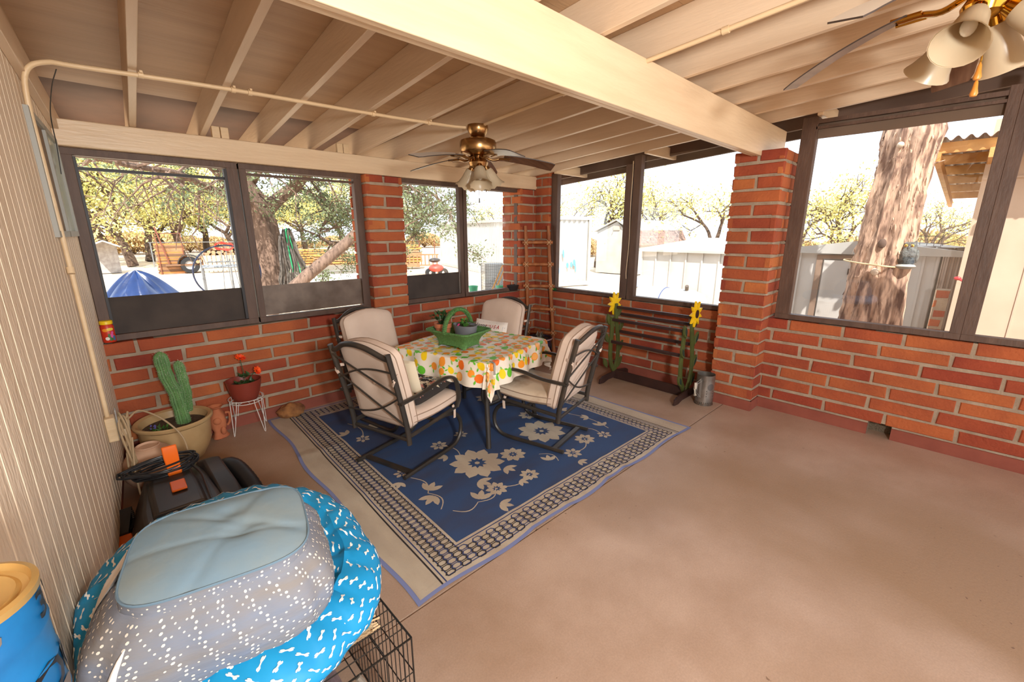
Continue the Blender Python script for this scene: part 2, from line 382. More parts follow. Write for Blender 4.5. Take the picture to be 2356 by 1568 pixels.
pillar('trim_4', 4.36, 4.58, 3.87, 4.13, .02, 2.36)
# header beam on the back wall, big cross beam, rafters, sheathing
hb = MB(); hb.box((-.08, 4.10, 2.157), (4.595, 4.19, 2.318)); struct('trim_5', hb, CREAMX, bevel=.006)
bb = MB(); 
for y0, y1, z in ((1.36, 1.397, 2.234), (1.403, 1.44, 2.238)):
    bb.prism([(-.62, z), (4.18, z), (4.18, 2.277), (4.76, 2.277), (4.76, 2.502), (-.62, 2.502)], (0, y0, 0), (1, 0, 0), (0, 0, 1), (0, 1, 0), y1-y0)
struct('trim_6', bb, CREAMX, bevel=.004)
RH = .185; k = 0
xs = [-.42, -.06]+[.353+.3965*i for i in range(11)]
for i, x in enumerate(xs):
    mb = MB(); ya, yb_ = 5.15, YN; sk = {0: .05, 1: .055, 2: .049, 3: .052, 4: .048, 5: .038, 6: .018}.get(i, 0)
    mb.add([(x+sx-sk*(4.1-y), y, zr(y)+dz) for y in (ya, yb_) for sx, dz in ((-.019, 0), (.019, 0), (.019, RH), (-.019, RH))],
           [(0, 1, 2, 3), (7, 6, 5, 4), (0, 4, 5, 1), (1, 5, 6, 2), (2, 6, 7, 3), (3, 7, 4, 0)])
    struct('trim_%d' % (7+i), mb, CREAMY, bevel=.003)
sh = MB()
def plane(y0, y1, x0, x1, mi, dz=0): sh.add([(x, y, zr(y)+RH+d+dz) for d in (0, .016) for x, y in ((x0, y0), (x1, y0), (x1, y1), (x0, y1))], [(0, 1, 2, 3), (7, 6, 5, 4), (0, 4, 5, 1), (1, 5, 6, 2), (2, 6, 7, 3), (3, 7, 4, 0)][::1], mi)
plane(1.2, 3.62, -.75, 4.42, 0); plane(3.622, 3.98, -.75, 4.42, 0); plane(-1.25, 1.198, -.75, 4.42, 0); plane(YN, -1.252, -.75, 4.42, 0)
plane(3.98, 5.2, -.75, 5.1, 1); plane(YN, 3.98, 4.42, 5.1, 1)
rnd2 = random.Random(3)
struct('ceiling', sh, [PLY, EAVE], smooth=False)
# eave: fascia and lookouts
eb = MB(); X = 4.98
eb.add([(X+dx, y, zr(y)+dz) for y in (5.16, YN) for dx, dz in ((-.02, -.05), (.02, -.05), (.02, RH), (-.02, RH))], [(0, 1, 2, 3), (7, 6, 5, 4), (0, 4, 5, 1), (1, 5, 6, 2), (2, 6, 7, 3), (3, 7, 4, 0)])
eb.add([(X-.16+dx, y, zr(y)+dz) for y in (4.85, YN) for dx, dz in ((-.02, .0), (.02, .0), (.02, RH), (-.02, RH))], [(0, 1, 2, 3), (7, 6, 5, 4), (0, 4, 5, 1), (1, 5, 6, 2), (2, 6, 7, 3), (3, 7, 4, 0)])
struct('trim_30', eb, FASC, smooth=False)
b5 = MB(); b5.box((-.75, 5.16, zr(5.16)-.03), (5.0, 5.195, zr(5.16)+RH)); struct('trim_39', b5, FASC, smooth=False)
for i, y in enumerate((3.75, 2.52, 1.02, -.35, -1.8)):
    mb = MB(); mb.add([(x, y+dy, zr(y)+dz) for x in (4.33, 4.96) for dy, dz in ((-.02, -.02), (.02, -.02), (.02, .09), (-.02, .09))], [(0, 1, 2, 3), (7, 6, 5, 4), (0, 4, 5, 1), (1, 5, 6, 2), (2, 6, 7, 3), (3, 7, 4, 0)])
    struct('trim_%d' % (31+i), mb, CREAMX, bevel=.003)
for i, x in enumerate((.87, 1.82)):                             # short blocks above the header between rafters
    mb = MB(); mb.box((x-.055, 4.12, 2.318), (x-.003, 4.16, 2.40)); mb.box((x+.003, 4.12, 2.318), (x+.055, 4.16, 2.40))
    struct('trim_%d' % (36+i), mb, CREAM, bevel=.003)
# left siding wall (turned 3.5 degrees), vertical grooves, ledger
sw = MB(); pitch = .098; yy = 4.3; pts = []
while yy > YN:
    pts += [(yy, 0), (yy-pitch+.009, 0), (yy-pitch+.007, -.0035), (yy-pitch+.002, -.0035), (yy-pitch, 0)]; yy -= pitch
for a, b in zip(pts[:-1], pts[1:]):
    mi = 1 if min(a[1], b[1]) < -.001 else 0
    P = [(xl(y)+d, y, z) for y, d in (a, b) for z in (.17,)]+[(xl(y)+d, y, zr(y)+RH+.01) for y, d in (a, b)]; sw.add([P[0], P[1], P[3], P[2]], [(0, 1, 2, 3)], mi)
sw.add([(xl(y)-.14+dx, y, z if z < 1 else zr(y)+RH+.01) for z in (.17, 2.75) for y, dx in ((4.3, 0), (YN, 0), (YN, .13), (4.3, .13))], [(0, 3, 2, 1), (4, 5, 6, 7), (0, 1, 5, 4), (1, 2, 6, 5), (2, 3, 7, 6), (3, 0, 4, 7)], 0)
sw.add([(xl(y)-.14+dx, y, z) for z in (0, .17) for y, dx in ((4.3, 0), (YN, 0), (YN, .115), (4.3, .115))], [(0, 3, 2, 1), (4, 5, 6, 7), (0, 1, 5, 4), (1, 2, 6, 5), (2, 3, 7, 6), (3, 0, 4, 7)], 2)
struct('wall_left', sw, [SIDE, SIDEG, CURB], smooth=False)
lg = MB(); lg.add([(xl(y)+dx, y, zr(y)+dz) for y in (4.09, YN) for dx, dz in ((.0, -.07), (.035, -.07), (.035, .07), (.0, .07))], [(0, 1, 2, 3), (7, 6, 5, 4), (0, 4, 5, 1), (1, 5, 6, 2), (2, 6, 7, 3), (3, 7, 4, 0)])
struct('trim_38', lg, CREAMY, bevel=.003)
# small aluminium slider in the siding, seen almost edge on
w = sempty('window_8', (xl(3.5), 3.5, 1.9)); w.rotation_euler = (0, 0, 0)
def sl_(mb, y0, y1, z0, z1, d0, d1, mi=0): mb.add([(xl(y)+d-xl(3.5), y-3.5, z-1.9) for z in (z0, z1) for y, d in ((y0, d0), (y1, d0), (y1, d1), (y0, d1))], [(0, 3, 2, 1), (4, 5, 6, 7), (0, 1, 5, 4), (1, 2, 6, 5), (2, 3, 7, 6), (3, 0, 4, 7)], mi)
a = MB(); ya, yb_, za, zb = 3.06, 4.03, 1.6, 2.18
for y0, y1, z0, z1 in ((ya, ya+.035, za, zb), (yb_-.035, yb_, za, zb), (ya+.035, yb_-.035, za, za+.03), (ya+.035, yb_-.035, zb-.03, zb), (3.52, 3.555, za, zb)): sl_(a, y0, y1, z0, z1, -.002, .018)
a.build('window_frame', M('dull aluminium', (160, 158, 150), .6), w, smooth=False); a = MB(); sl_(a, ya+.035, 3.52, za+.03, zb-.03, .001, .004); a.build('window_screen', M('brown insect screen', (120, 94, 66), .7), w, smooth=False)
a = MB(); sl_(a, 3.555, yb_-.035, za+.03, zb-.03, .001, .006); a.build('curtained_pane', M('pale curtained glass', (176, 186, 172), .25), w, smooth=False)
# ---------------------------------------------------------------- window frames
FY = 4.16
def frame(name, axis, a0, a1, z0, z1, at_, th=.045, fd=.06, top=True, l=.05, r=.05, zt=None):
    """a wooden frame in the plane x=at_ or y=at_; returns its empty"""
    w = sempty(name, (at_, a0, z0) if axis == 'y' else (a0, at_, z0)); mb = MB(); L = a1-a0; H = z1-z0
    def bx(u0, u1, h0, h1, d=0, e=fd):
        if axis == 'x': mb.box((u0, d, h0), (u1, e, h1))
        else: mb.box((d, u0, h0), (e, u1, h1))
    bx(0, l, 0, H); bx(L-r, L, 0, H); bx(0, L, 0, th, -.004)
    if top: bx(0, L, H-th, H, -.002)
    mb.build('window_frame', BROWN, w, bevel=.003, smooth=False); return w
def sheet(w, axis, a0, a1, z0, z1, d, th, mat, name='window_pane', wav=0):
    mb = MB(); n = 14
    def f(u, v): 
        b = d+wav*sin(u*9+v*3)*sin(v*7); return V(u, b, v) if axis == 'x' else V(b, u, v)
    mb.grid(f, lsp(a0, a1, n), lsp(z0, z1, 6)); mb.grid(lambda u, v: f(u, v)+(V(0, th, 0) if axis == 'x' else V(th, 0, 0)), lsp(a0, a1, n), lsp(z0, z1, 6))
    return mb.build(name, mat, w, smooth=True)
z0, z1 = ZS-.004, 2.157
w = frame('window_1', 'x', -.04, .955, z0, z1, FY, l=.06, r=.075)
sheet(w, 'x', .058, .925, .043, .31, .028, .002, SCREEN, 'window_screen', .004)
mb = MB(); mb.box((.06, .02, 1.16), (.92, .035, 1.18)); mb.box((.06, .0, .05), (.075, .045, 1.24)); mb.box((.90, .0, .05), (.92, .045, 1.24)); mb.build('window_track', M('black track', (38, 33, 34), .5), w)
w = frame('window_2', 'x', .965, 1.985, z0, z1, FY, l=.05, r=.075)
sheet(w, 'x', .045, .95, .055, .31, .03, .003, PANEL2, 'window_screen', .002)
mb = MB(); mb.box((.05, .02, 1.205), (.95, .035, 1.225)); mb.build('window_track', BROWN, w)
w = frame('window_3', 'x', 2.372, 3.19, z0, z1, FY, l=.03, r=.05)
sheet(w, 'x', .03, .76, .045, .30, .028, .002, SCREEN, 'window_screen', .003); sheet(w, 'x', .03, .77, .045, 1.24, .045, .003, PANE)
w = frame('window_4', 'x', 3.2, 4.16, z0, z1, FY, l=.05, r=.09); sheet(w, 'x', .05, .87, .045, 1.24, .04, .003, PANE)
FX = XR+.02
for nm, ya, yb_, l, r, tp in (('window_5', 2.70, 3.87, .09, .10, 0), ('window_6', 1.57, 2.69, .02, .085, 0), ('window_7', -.04, 1.15, .06, .11, 1), ('window_9', -1.5, -.04, .06, .07, 1)):
    w = frame(nm, 'y', ya, yb_, z0, min(zr(yb_), zr(ya))-.0, FX, top=False, l=l, r=r, fd=.07)
    H = zr(yb_)-z0
    if nm == 'window_7':
        mb = MB(); mb.box((-.004, .06, H-.06), (.05, yb_-ya-.1, H-.03)); mb.box((.0, .06, H-.1), (.03, yb_-ya-.1, H-.08)); mb.build('window_track', BROWN, w)
        sheet(w, 'y', .06, yb_-ya-.11, H-.17, H-.05, .035, .003, M('rolled brown screen', (112, 92, 76), .8), 'window_screen', .006)
    if nm != 'window_9': sheet(w, 'y', l, yb_-ya-r, .045, H-.02, .05, .003, PANE)
mb = MB(); mb.tube(spl([(XR+.012, 2.70, 2.36), (XR+.008, 2.695, 2.2), (XR+.01, 2.70, 1.9), (XR+.008, 2.69, 1.5), (XR+.01, 2.705, 1.2), (XR+.01, 2.70, 1.1)]), .0035, 6)
tag(mb.build('window_cord', CREAM), 'thin pale cord hanging down the brown post between the two right windows', 'cord')
# ---------------------------------------------------------------- conduit
CZ = lambda y: zr(y)-.014
mb = MB(); c0 = V(xl(3.17)+.016, 3.17, .63)
P = [c0, V(xl(3.17)+.016, 3.17, 1.3), V(xl(3.12)+.016, 3.12, 2.0), V(xl(3.1)+.018, 3.1, 2.22), V(xl(3.08)+.04, 3.08, 2.33), V(-.0, 3.06, 2.372), V(.12, 3.04, 2.374), V(.7, 2.975, CZ(2.975)), V(1.47, 2.93, CZ(2.93)), V(2.05, 2.87, CZ(2.87)), V(2.20, 2.80, CZ(2.8)-.01)]
mb.tube(spl(P, 6), .011, 10)
t = thing('electrical_conduit', 'cream conduit rising up the left siding and crossing under the rafters to the far fan', 'conduit', (0, 0, 0))
mb.build('pipe', CREAM, t)
for x, y in ((.33, 3.01), (.72, 2.972), (.80, 2.966), (1.52, 2.927), (1.93, 2.885)):
    b = MB(); b.tube([(x-.01, y, CZ(y)), (x+.01, y, CZ(y))], .016, 10); b.box((x-.006, y-.03, CZ(y)+.004), (x+.006, y+.012, CZ(y)+.014)); b.build('pipe_strap', CREAM, t)
b = MB(); b.tube([(xl(3.15)+.016, 3.14, 1.42), (xl(3.15)+.016, 3.15, 1.45)], .016, 10); b.build('pipe_strap', CREAM, t)
mb = MB(); mb.tube(spl([(2.29, 2.70, CZ(2.7)), (2.285, 2.3, CZ(2.3)), (2.285, 1.6, CZ(1.6)), (2.285, 1.2, CZ(1.2)), (2.28, .7, CZ(.7)), (2.27, .25, CZ(.25))], 5), .012, 10)
for y in (1.9, .95): mb.tube([(2.285, y, CZ(y)), (2.285, y+.03, CZ(y+.03))], .017, 10)
tag(mb.build('electrical_conduit', CREAM), 'cream painted conduit fixed beside one rafter, running between the two ceiling fans', 'conduit')
mb = MB(); mb.tube(spl([(.03, 3.15, 2.37), (.0, 3.35, 2.33), (-.03, 3.6, 2.24), (-.035, 3.68, 2.1), (-.045, 3.72, 1.95)], 5), .0025, 5)
tag(mb.build('loose_wire', RUBR), 'thin dark wire dangling from the conduit bend beside the small left window', 'wire')
# outlet box with coiled cable
t = thing('outlet_box', 'cream painted outlet box on the left siding with a coiled extension cable plugged in', 'outlet', (xl(3.16), 3.16, .56))
b = MB(); b.box((0, -.04, -.07), (.045, .04, .07)); b.build('box', CREAM, t, bevel=.006)
b = MB(); b.box((.045, -.035, -.06), (.05, .035, .06)); b.box((.05, -.1, .02), (.056, -.05, .13)); b.build('cover_plate', ALU, t, bevel=.002)
b = MB(); b.box((.05, -.09, -.03), (.085, -.05, .01)); b.build('plug', M('tan plastic', (206, 180, 146), .6), t, bevel=.006)
CBL = M('tan cable', (168, 142, 108), .65)
t = thing('extension_cable', 'tan flat cable coiled on the outlet and looping over the round pot', 'cable', (xl(3.1), 3.1, .5))
b = MB()
for i in range(6):
    r = rnd.uniform(.9, 1.1); p = []
    for k in range(28):
        a = 2*PI*k/28; p.append((.07+.012*i*.4+.012*sin(a*2+i), -.02+.045*r*cos(a)+.008*i, -.02+.2*r*sin(a)-.03))
    b.tube(p, .0055, 6, closed=True)
b.build('cable_coil', CBL, t)
b = MB(); b.tube(spl([(.1, -.02, .12), (.16, .05, .13), (.26, .1, .02), (.33, .06, -.12), (.31, -.08, -.26), (.2, -.2, -.36), (.1, -.18, -.38), (.08, -.1, -.2), (.1, -.05, .02)], 8), .005, 7); b.build('cable_loop', CBL, t)
# ---------------------------------------------------------------- ceiling fans
def fan(loc, label, a0, R, shades, kit, droop=.02, scal=1.0, bm=BRASS):
    t = thing('ceiling_fan', label, 'ceiling fan', loc); z = 0
    K_ = 1 if kit else 1.24
    b = MB(); b.lathe([(x*K_, y) for x, y in ((.03, .035), (.062, .03), (.066, .0), (.045, -.05), (.03, -.06))], 28); b.build('canopy', bm, t)
    b = MB(); b.lathe([(x*K_, y) for x, y in ((.035, -.055), (.045, -.062), (.085, -.068), (.108, -.08), (.113, -.095), (.113, -.155), (.104, -.170), (.06, -.19), (.035, -.195))], 32); b.build('motor_housing', bm, t)
    b = MB(); b.lathe([(x*K_, y) for x, y in ((.03, -.19), (.032, -.205), (.05, -.212), (.062, -.235), (.055, -.262), (.03, -.278), (.018, -.285))], 28); b.build('switch_housing', bm, t)
    for i in range(5):
        a = a0+2*PI*i/5; d = V(cos(a), sin(a), 0); n = V(-sin(a), cos(a), 0)
        b = MB(); b.tube(spl([d*.05+V(0, 0, -.19), d*.11+V(0, 0, -.215), d*.17+V(0, 0, -.205), d*.235+V(0, 0, -.205)], 4), .010, 8, flat=(2.0, n))
        b.tube([d*.16+n*.03+V(0, 0, -.207), d*.25+n*.03+V(0, 0, -.207)], .008, 6); b.tube([d*.16-n*.03+V(0, 0, -.207), d*.25-n*.03+V(0, 0, -.207)], .008, 6); b.build('blade_iron', bm, t)
        b = MB(); tw = -.24; wn = n*cos(tw)+V(0, 0, 1)*sin(tw); K = 12
        for lay, zz in ((0, .0), (1, .006)):
            pass
        pts = []
        for k in range(K+1):
            s = k/K; r = .2+(R-.2)*s; wd = (.052+.018*s)*(1 if s < .93 else .86); zz = -.198-droop*(.5*s+.5*s*s)
            pts.append((d*r+V(0, 0, zz), wd))
        vs = []
        for (p, wd) in pts:
            for sy, dz in ((-1, 0), (1, 0), (1, .006), (-1, .006)): vs.append(p+wn*(sy*wd)+V(0, 0, dz))
        for k in range(K):
            A = [k*4+j for j in range(4)]; B = [x+4 for x in A]
            b.add([vs[x] for x in A+B], [(0, 4, 5, 1)], 0); b.add([vs[x] for x in A+B], [(3, 2, 6, 7)], 1); b.add([vs[x] for x in A+B], [(1, 5, 6, 2), (0, 3, 7, 4)], 2)
        b.add([vs[j] for j in range(4)]+vs[-4:], [(0, 1, 2, 3), (7, 6, 5, 4)], 2); b.build('blade', [BLADE, BEDGE, M('dark blade edge', (60, 48, 42), .5)], t, smooth=False)
    for i, (a, tilt) in enumerate(shades):
        d = V(cos(a), sin(a), 0); ax = (d*sin(tilt)-V(0, 0, 1)*cos(tilt)).normalized(); o = d*.055+V(0, 0, -.255)
        s_ = thing('x', '', ''); bpy.data.objects.remove(s_)
        b = MB(); b.tube([o-ax*.0, o+ax*.045], [.022, .03], 14); ho = b.build('lamp_holder', bm, t)
        x = ax.orthogonal().normalized(); y = ax.cross(x); b = MB(); prof = [(.034, .03), (.042, .045), (.047, .075), (.054, .115), (.067, .15), (.084, .17)] if not kit else [(.032, .03), (.04, .05), (.045, .09), (.052, .13), (.066, .165), (.078, .185)]
        n = 40
        for off in (0, -.003):
            vs = []
            for pi, (r, h) in enumerate(prof):
                for j in range(n):
                    aa = 2*PI*j/n; rr = (r+off)*(1+(.006 if kit else .022)*cos(aa*20)+(.0 if kit else (.05*cos(aa*10) if pi == len(prof)-1 else 0))); hh = h+(.005*cos(aa*10) if (pi == len(prof)-1 and not kit) else 0)
                    vs.append(o+ax*hh+x*(rr*cos(aa))+y*(rr*sin(aa)))
            fs = [(p*n+j, p*n+(j+1) % n, (p+1)*n+(j+1) % n, (p+1)*n+j) for p in range(len(prof)-1) for j in range(n)]
            b.add(vs, fs)
        b.build('lamp_shade', GLSH, t)
        b = MB(); b.ball(o+ax*.095, (.022, .022, .03), 12, 8); b.build('light_bulb', M('clear bulb glass', (230, 226, 216), .1), t)
    b = MB(); 
    if kit:
        for dx, L in ((.05, .10), (.07, .15)):
            b.tube([(dx, -.02, -.30), (dx+.003, -.02, -.30-L)], .0018, 5)
        b.build('pull_chain', bm, t)
        for dx, L in ((.05, .10), (.07, .15)):
            b = MB(); b.T = Matrix.Translation((dx+.003, -.02, -.30-L-.055)); b.lathe([(.002, .055), (.006, .045), (.008, .025), (.012, .008), (.009, 0), (.001, -.002)], 12); b.build('pull_knob', M('honey wood knob', (206, 132, 50), .4), t)
    else:
        b.tube([(.0, -.0, -.31), (.0, -.005, -.50)], .0016, 5); b.build('pull_chain', bm, t)
        b = MB(); b.tube([(.0, -.005, -.495), (.0, -.005, -.53)], [.004, .006], 8); b.build('pull_knob', M('grey knob', (96, 90, 84), .5), t)
    return t
fan((2.283, 2.763, 2.375), 'brass ceiling fan with fluted tulip shades hanging above the dining table', math.radians(40), .60, ((math.radians(-122), .45), (math.radians(-20), .5), (math.radians(100), .5)), 0, droop=.06)
b = MB(); b.lathe([(.001, .06), (.045, .055), (.05, .0), (.045, -.0)], 18, (2.283, 2.763, 2.36)); 
tag(b.build('junction_box', CREAM), 'cream painted round junction box between the rafters and the far ceiling fan', 'junction box')
fan((2.34, .12, 2.60), 'polished brass ceiling fan with ribbed frosted bell shades, nearest the camera', math.radians(8), .60, ((math.radians(170), .75), (math.radians(-95), .9), (math.radians(45), .75), (math.radians(-30), .6)), 1, droop=.15, bm=GOLD)
# ---------------------------------------------------------------- rug
C4 = [V(.775, 1.43, 0), V(3.45, 1.412, 0), V(3.41, 4.03, 0), V(.895, 4.07, 0)]; RW, RL = 2.62, 2.62
def gs(x, c, w): return math.exp(-((x-c)/w)**2)
def RD(u, v):
    s, t = u/RW, v/RL; p = C4[0]*(1-s)*(1-t)+C4[1]*s*(1-t)+C4[2]*s*t+C4[3]*(1-s)*t
    h = .004+.008*gs(v, 1.74, .06)*gs(u, 0, .5)+.012*(gs(u, 1.45, .045)+gs(u, 1.65, .045)+.6*gs(u, 1.05, .045)+.6*gs(u, .75, .045))*gs(v, 0, .22)+.004*gs(v, .98, .06)+.0015*sin(u*7)*sin(v*6)
    e = .012*sin(u*9)*gs(v, 0, .05); f = .016*sin(v*6.5+1)*gs(u, 0, .1)
    return p+V(f, e, h)
mb = MB()
def rect(u0, v0, u1, v1, mi, off):
    nu = max(2, int((u1-u0)/.02)+1); nv = max(2, int((v1-v0)/.02)+1)
    mb.grid(lambda u, v: RD(u, v)+V(0, 0, off), lsp(u0, u1, nu), lsp(v0, v1, nv), mi)
rect(0, 0, RW, RL, 3, 0); b_ = .022
rect(b_, b_, RW-b_, RL-b_, 1, .0012)
F0, F1 = (.365, .215), (RW-.335, RL-.235)
for x in (.155, RW-.155-.009): rect(x, b_, x+.009, RL-b_, 4, .002)
for x in (.178, RW-.186): rect(x, b_, x+.007, RL-b_, 2, .002)
for (a0, b0, a1, b1) in ((.205, .05, RW-.205, RL-.05),):
    for r_ in ((a0, b0, a1, b0+.006), (a0, b1-.006, a1, b1), (a0, b0, a0+.006, b1), (a1-.006, b0, a1, b1)): rect(*r_, 2, .002)
rect(F0[0]-.022, F0[1]-.022, F1[0]+.022, F1[1]+.022, 2, .0022); rect(F0[0]-.016, F0[1]-.016, F1[0]+.016, F1[1]+.016, 1, .003); rect(*F0, *F1, 0, .0038)
hb_ = (F0[0]-.024, F0[1]-.024, F1[0]+.024, F1[1]+.024)
def hexr(cx, cy, a, b, w, mi):
    o = [(a, 0), (a*.55, b), (-a*.55, b), (-a, 0), (-a*.55, -b), (a*.55, -b)]
    for i in range(6):
        p, q = o[i], o[(i+1) % 6]; k = 1-w/b*.9
        vs = [RD(cx+x, cy+y)+V(0, 0, .0032) for x, y in (p, q, (q[0]*k, q[1]*k), (p[0]*k, p[1]*k))]; mb.add(vs, [(0, 1, 2, 3)], mi)
pu, pv = .051, .0405; i = 0; u = .228
while u < RW-.21:
    v = .062+(i % 2)*pv/2
    while v < RL-.055:
        if not (hb_[0]-.008 < u < hb_[2]+.008 and hb_[1]-.01 < v < hb_[3]+.01) and (.22 < u < RW-.22): hexr(u, v, .031, .0175, .0052, 2 if (i//1) % 2 else 4)
        v += pv
    u += pu*.92; i += 1
def inv(x, y):                                                   # world point to rug coordinates
    u, v = RW/2, RL/2
    for _ in range(12):
        p = RD(u, v); s = .01; a = RD(u+s, v)-p; b = RD(u, v+s)-p; dx, dy = x-p.x, y-p.y; D = a.x*b.y-a.y*b.x
        u += (dx*b.y-dy*b.x)/D*s; v += (a.x*dy-a.y*dx)/D*s
    return u, v
def dec(poly, c=None, off=.0046, mi=1): decal(mb, RD, poly, off, mi, c, rings=3)
def flower(u, v, r, n=8, ph=0):
    for k in range(n):
        a = ph+2*PI*k/n; dec(leafp(u+cos(a)*r*.62, v+sin(a)*r*.62, r*.78, r*.50, a, 4))
    dec(ell(u, v, r*.10, r*.10, n=6))
def leaves(u, v, r, ph):
    for da in (-.75, 0, .75): dec(leafp(u+cos(ph+da)*r*.55, v+sin(ph+da)*r*.55, r, r*.42, ph+da, 4))
def stem(p, q, bend=.05):
    n = 8; d = (q[0]-p[0], q[1]-p[1]); L = math.hypot(*d); nx, ny = -d[1]/L, d[0]/L
    for k in range(n):
        def pt(s): return (p[0]+d[0]*s+nx*bend*sin(PI*s), p[1]+d[1]*s+ny*bend*sin(PI*s))
        a, b = pt(k/n), pt((k+1)/n); vs = [RD(x+nx*s, y+ny*s)+V(0, 0, .0046) for (x, y), s in ((a, -.004), (b, -.004), (b, .004), (a, .004))]; mb.add(vs, [(0, 1, 2, 3)], 1)
def at(px, py): p = Pz(px, py, .005); return inv(p.x, p.y)
for px, py, r, n in ((1098, 1065, .20, 10), (1246, 992, .20, 10), (1143, 1124, .075, 8), (1218, 1092, .07, 8), (1180, 1045, .10, 9), (1010, 1025, .07, 7), (1345, 1010, .085, 8), (1318, 1042, .07, 7), (1125, 915, .14, 8), (835, 1010, .06, 6), (925, 1090, .06, 6), (1215, 955, .09, 8), (1060, 1000, .06, 6), (1390, 1000, .06, 6)):
    flower(*at(px, py), r, n, rnd.random())
for p, q in (((985, 1135), (1015, 1172)), ((1100, 1155), (1042, 1175)), ((1140, 1122), (1100, 1155)), ((1218, 1092), (1150, 1120)), ((800, 975), (835, 1008)), ((945, 1100), (985, 1135)), ((1010, 1025), (1060, 1052)), ((1345, 1010), (1318, 1042)), ((1330, 985), (1385, 1000)), ((1300, 950), (1400, 985)), ((1240, 1045), (1285, 1060))):
    stem(at(*p), at(*q))
for px, py, r, ph in ((985, 1130, .10, .6), (1000, 1140, .10, 3.6), (1105, 1150, .10, .8), (1148, 1160, .09, 5.4), (800, 1000, .09, 2.), (850, 985, .09, .2), (1265, 1060, .08, 1), (1195, 1105, .07, 5), (1030, 1050, .08, 3), (1160, 1075, .09, 5), (1098, 1108, .10, 5.2), (1330, 1060, .07, 5), (1385, 980, .09, 1), (1290, 945, .09, 0), (920, 1110, .07, 4), (1355, 960, .08, 2.4)):
    leaves(*at(px, py), r, ph)
tag(mb.build('area_rug', [NAVY, RBEIGE, RNAVY, RBIND, RBLK], smooth=False), 'blue outdoor rug with beige flowers and a honeycomb border under the dining set', 'rug')
# ---------------------------------------------------------------- patio chairs
def slab(mb, outline, T, th, puff, mi=0, tuft=None, rings=(1, .97, .88, .72, .52, .3, .12), curve=None):
    """upholstered slab: closed outline in (a,b), thickness th along c, T maps (a,b,c)->point"""
    k = len(outline); ca = sum(p[0] for p in outline)/k; cb = sum(p[1] for p in outline)/k; A = []
    def hz_(s, a, b):
        h = th/2-(.25*th*max(0, s-.93)/.07)+puff*(1-s*s)
        for tx, ty, d in (tuft or []): h -= d*math.exp(-((a-tx)**2+(b-ty)**2)/.0045)
        return h
    for sgn in (1, -1):
        L = []
        for s in rings:
            for a, b in outline:
                x, y = ca+(a-ca)*s, cb+(b-cb)*s; L.append(T(x, y, sgn*hz_(s, x, y)))
        L.append(T(ca, cb, sgn*hz_(0, ca, cb))); fs = []
        for r in range(len(rings)-1):
            for j in range(k): fs.append((r*k+j, r*k+(j+1) % k, (r+1)*k+(j+1) % k, (r+1)*k+j))
        c = len(L)-1; o = (len(rings)-1)*k
        for j in range(k): fs.append((o+j, o+(j+1) % k, c))
        if sgn < 0: fs = [f[::-1] for f in fs]
        mb.add(L, fs, mi); A.append(L[:k])
    mb.add(A[0]+A[1], [(j, k+j, k+(j+1) % k, (j+1) % k) for j in range(k)], mi)
    return A
def rrect(a0, b0, a1, b1, r, n=5, arch=0):
    out = []
    for cx, cy, s in ((a1-r, b0+r, -PI/2), (a1-r, b1-r, 0), (a0+r, b1-r, PI/2), (a0+r, b0+r, PI)):
        for i in range(n+1): a = s+PI/2*i/n; out.append((cx+r*cos(a), cy+r*sin(a)))
        e = {0: 1}.get(0)
    res = []
    for i, p in enumerate(out):
        q = out[(i+1) % len(out)]; res.append(p); L = math.hypot(q[0]-p[0], q[1]-p[1]); m = int(L/.06)
        for j in range(1, m): res.append((p[0]+(q[0]-p[0])*j/m, p[1]+(q[1]-p[1])*j/m))
    if arch:
        w = (a1-a0)/2; c = (a0+a1)/2; res = [(a, b+(arch*cos((a-c)/w*PI/2)**1.3 if b > (b0+b1)/2 and abs(a-c) < w else 0)*max(0, min(1, (b-(b0+b1)/2)/((b1-b0)/2-r)))) for a, b in res]
    return res
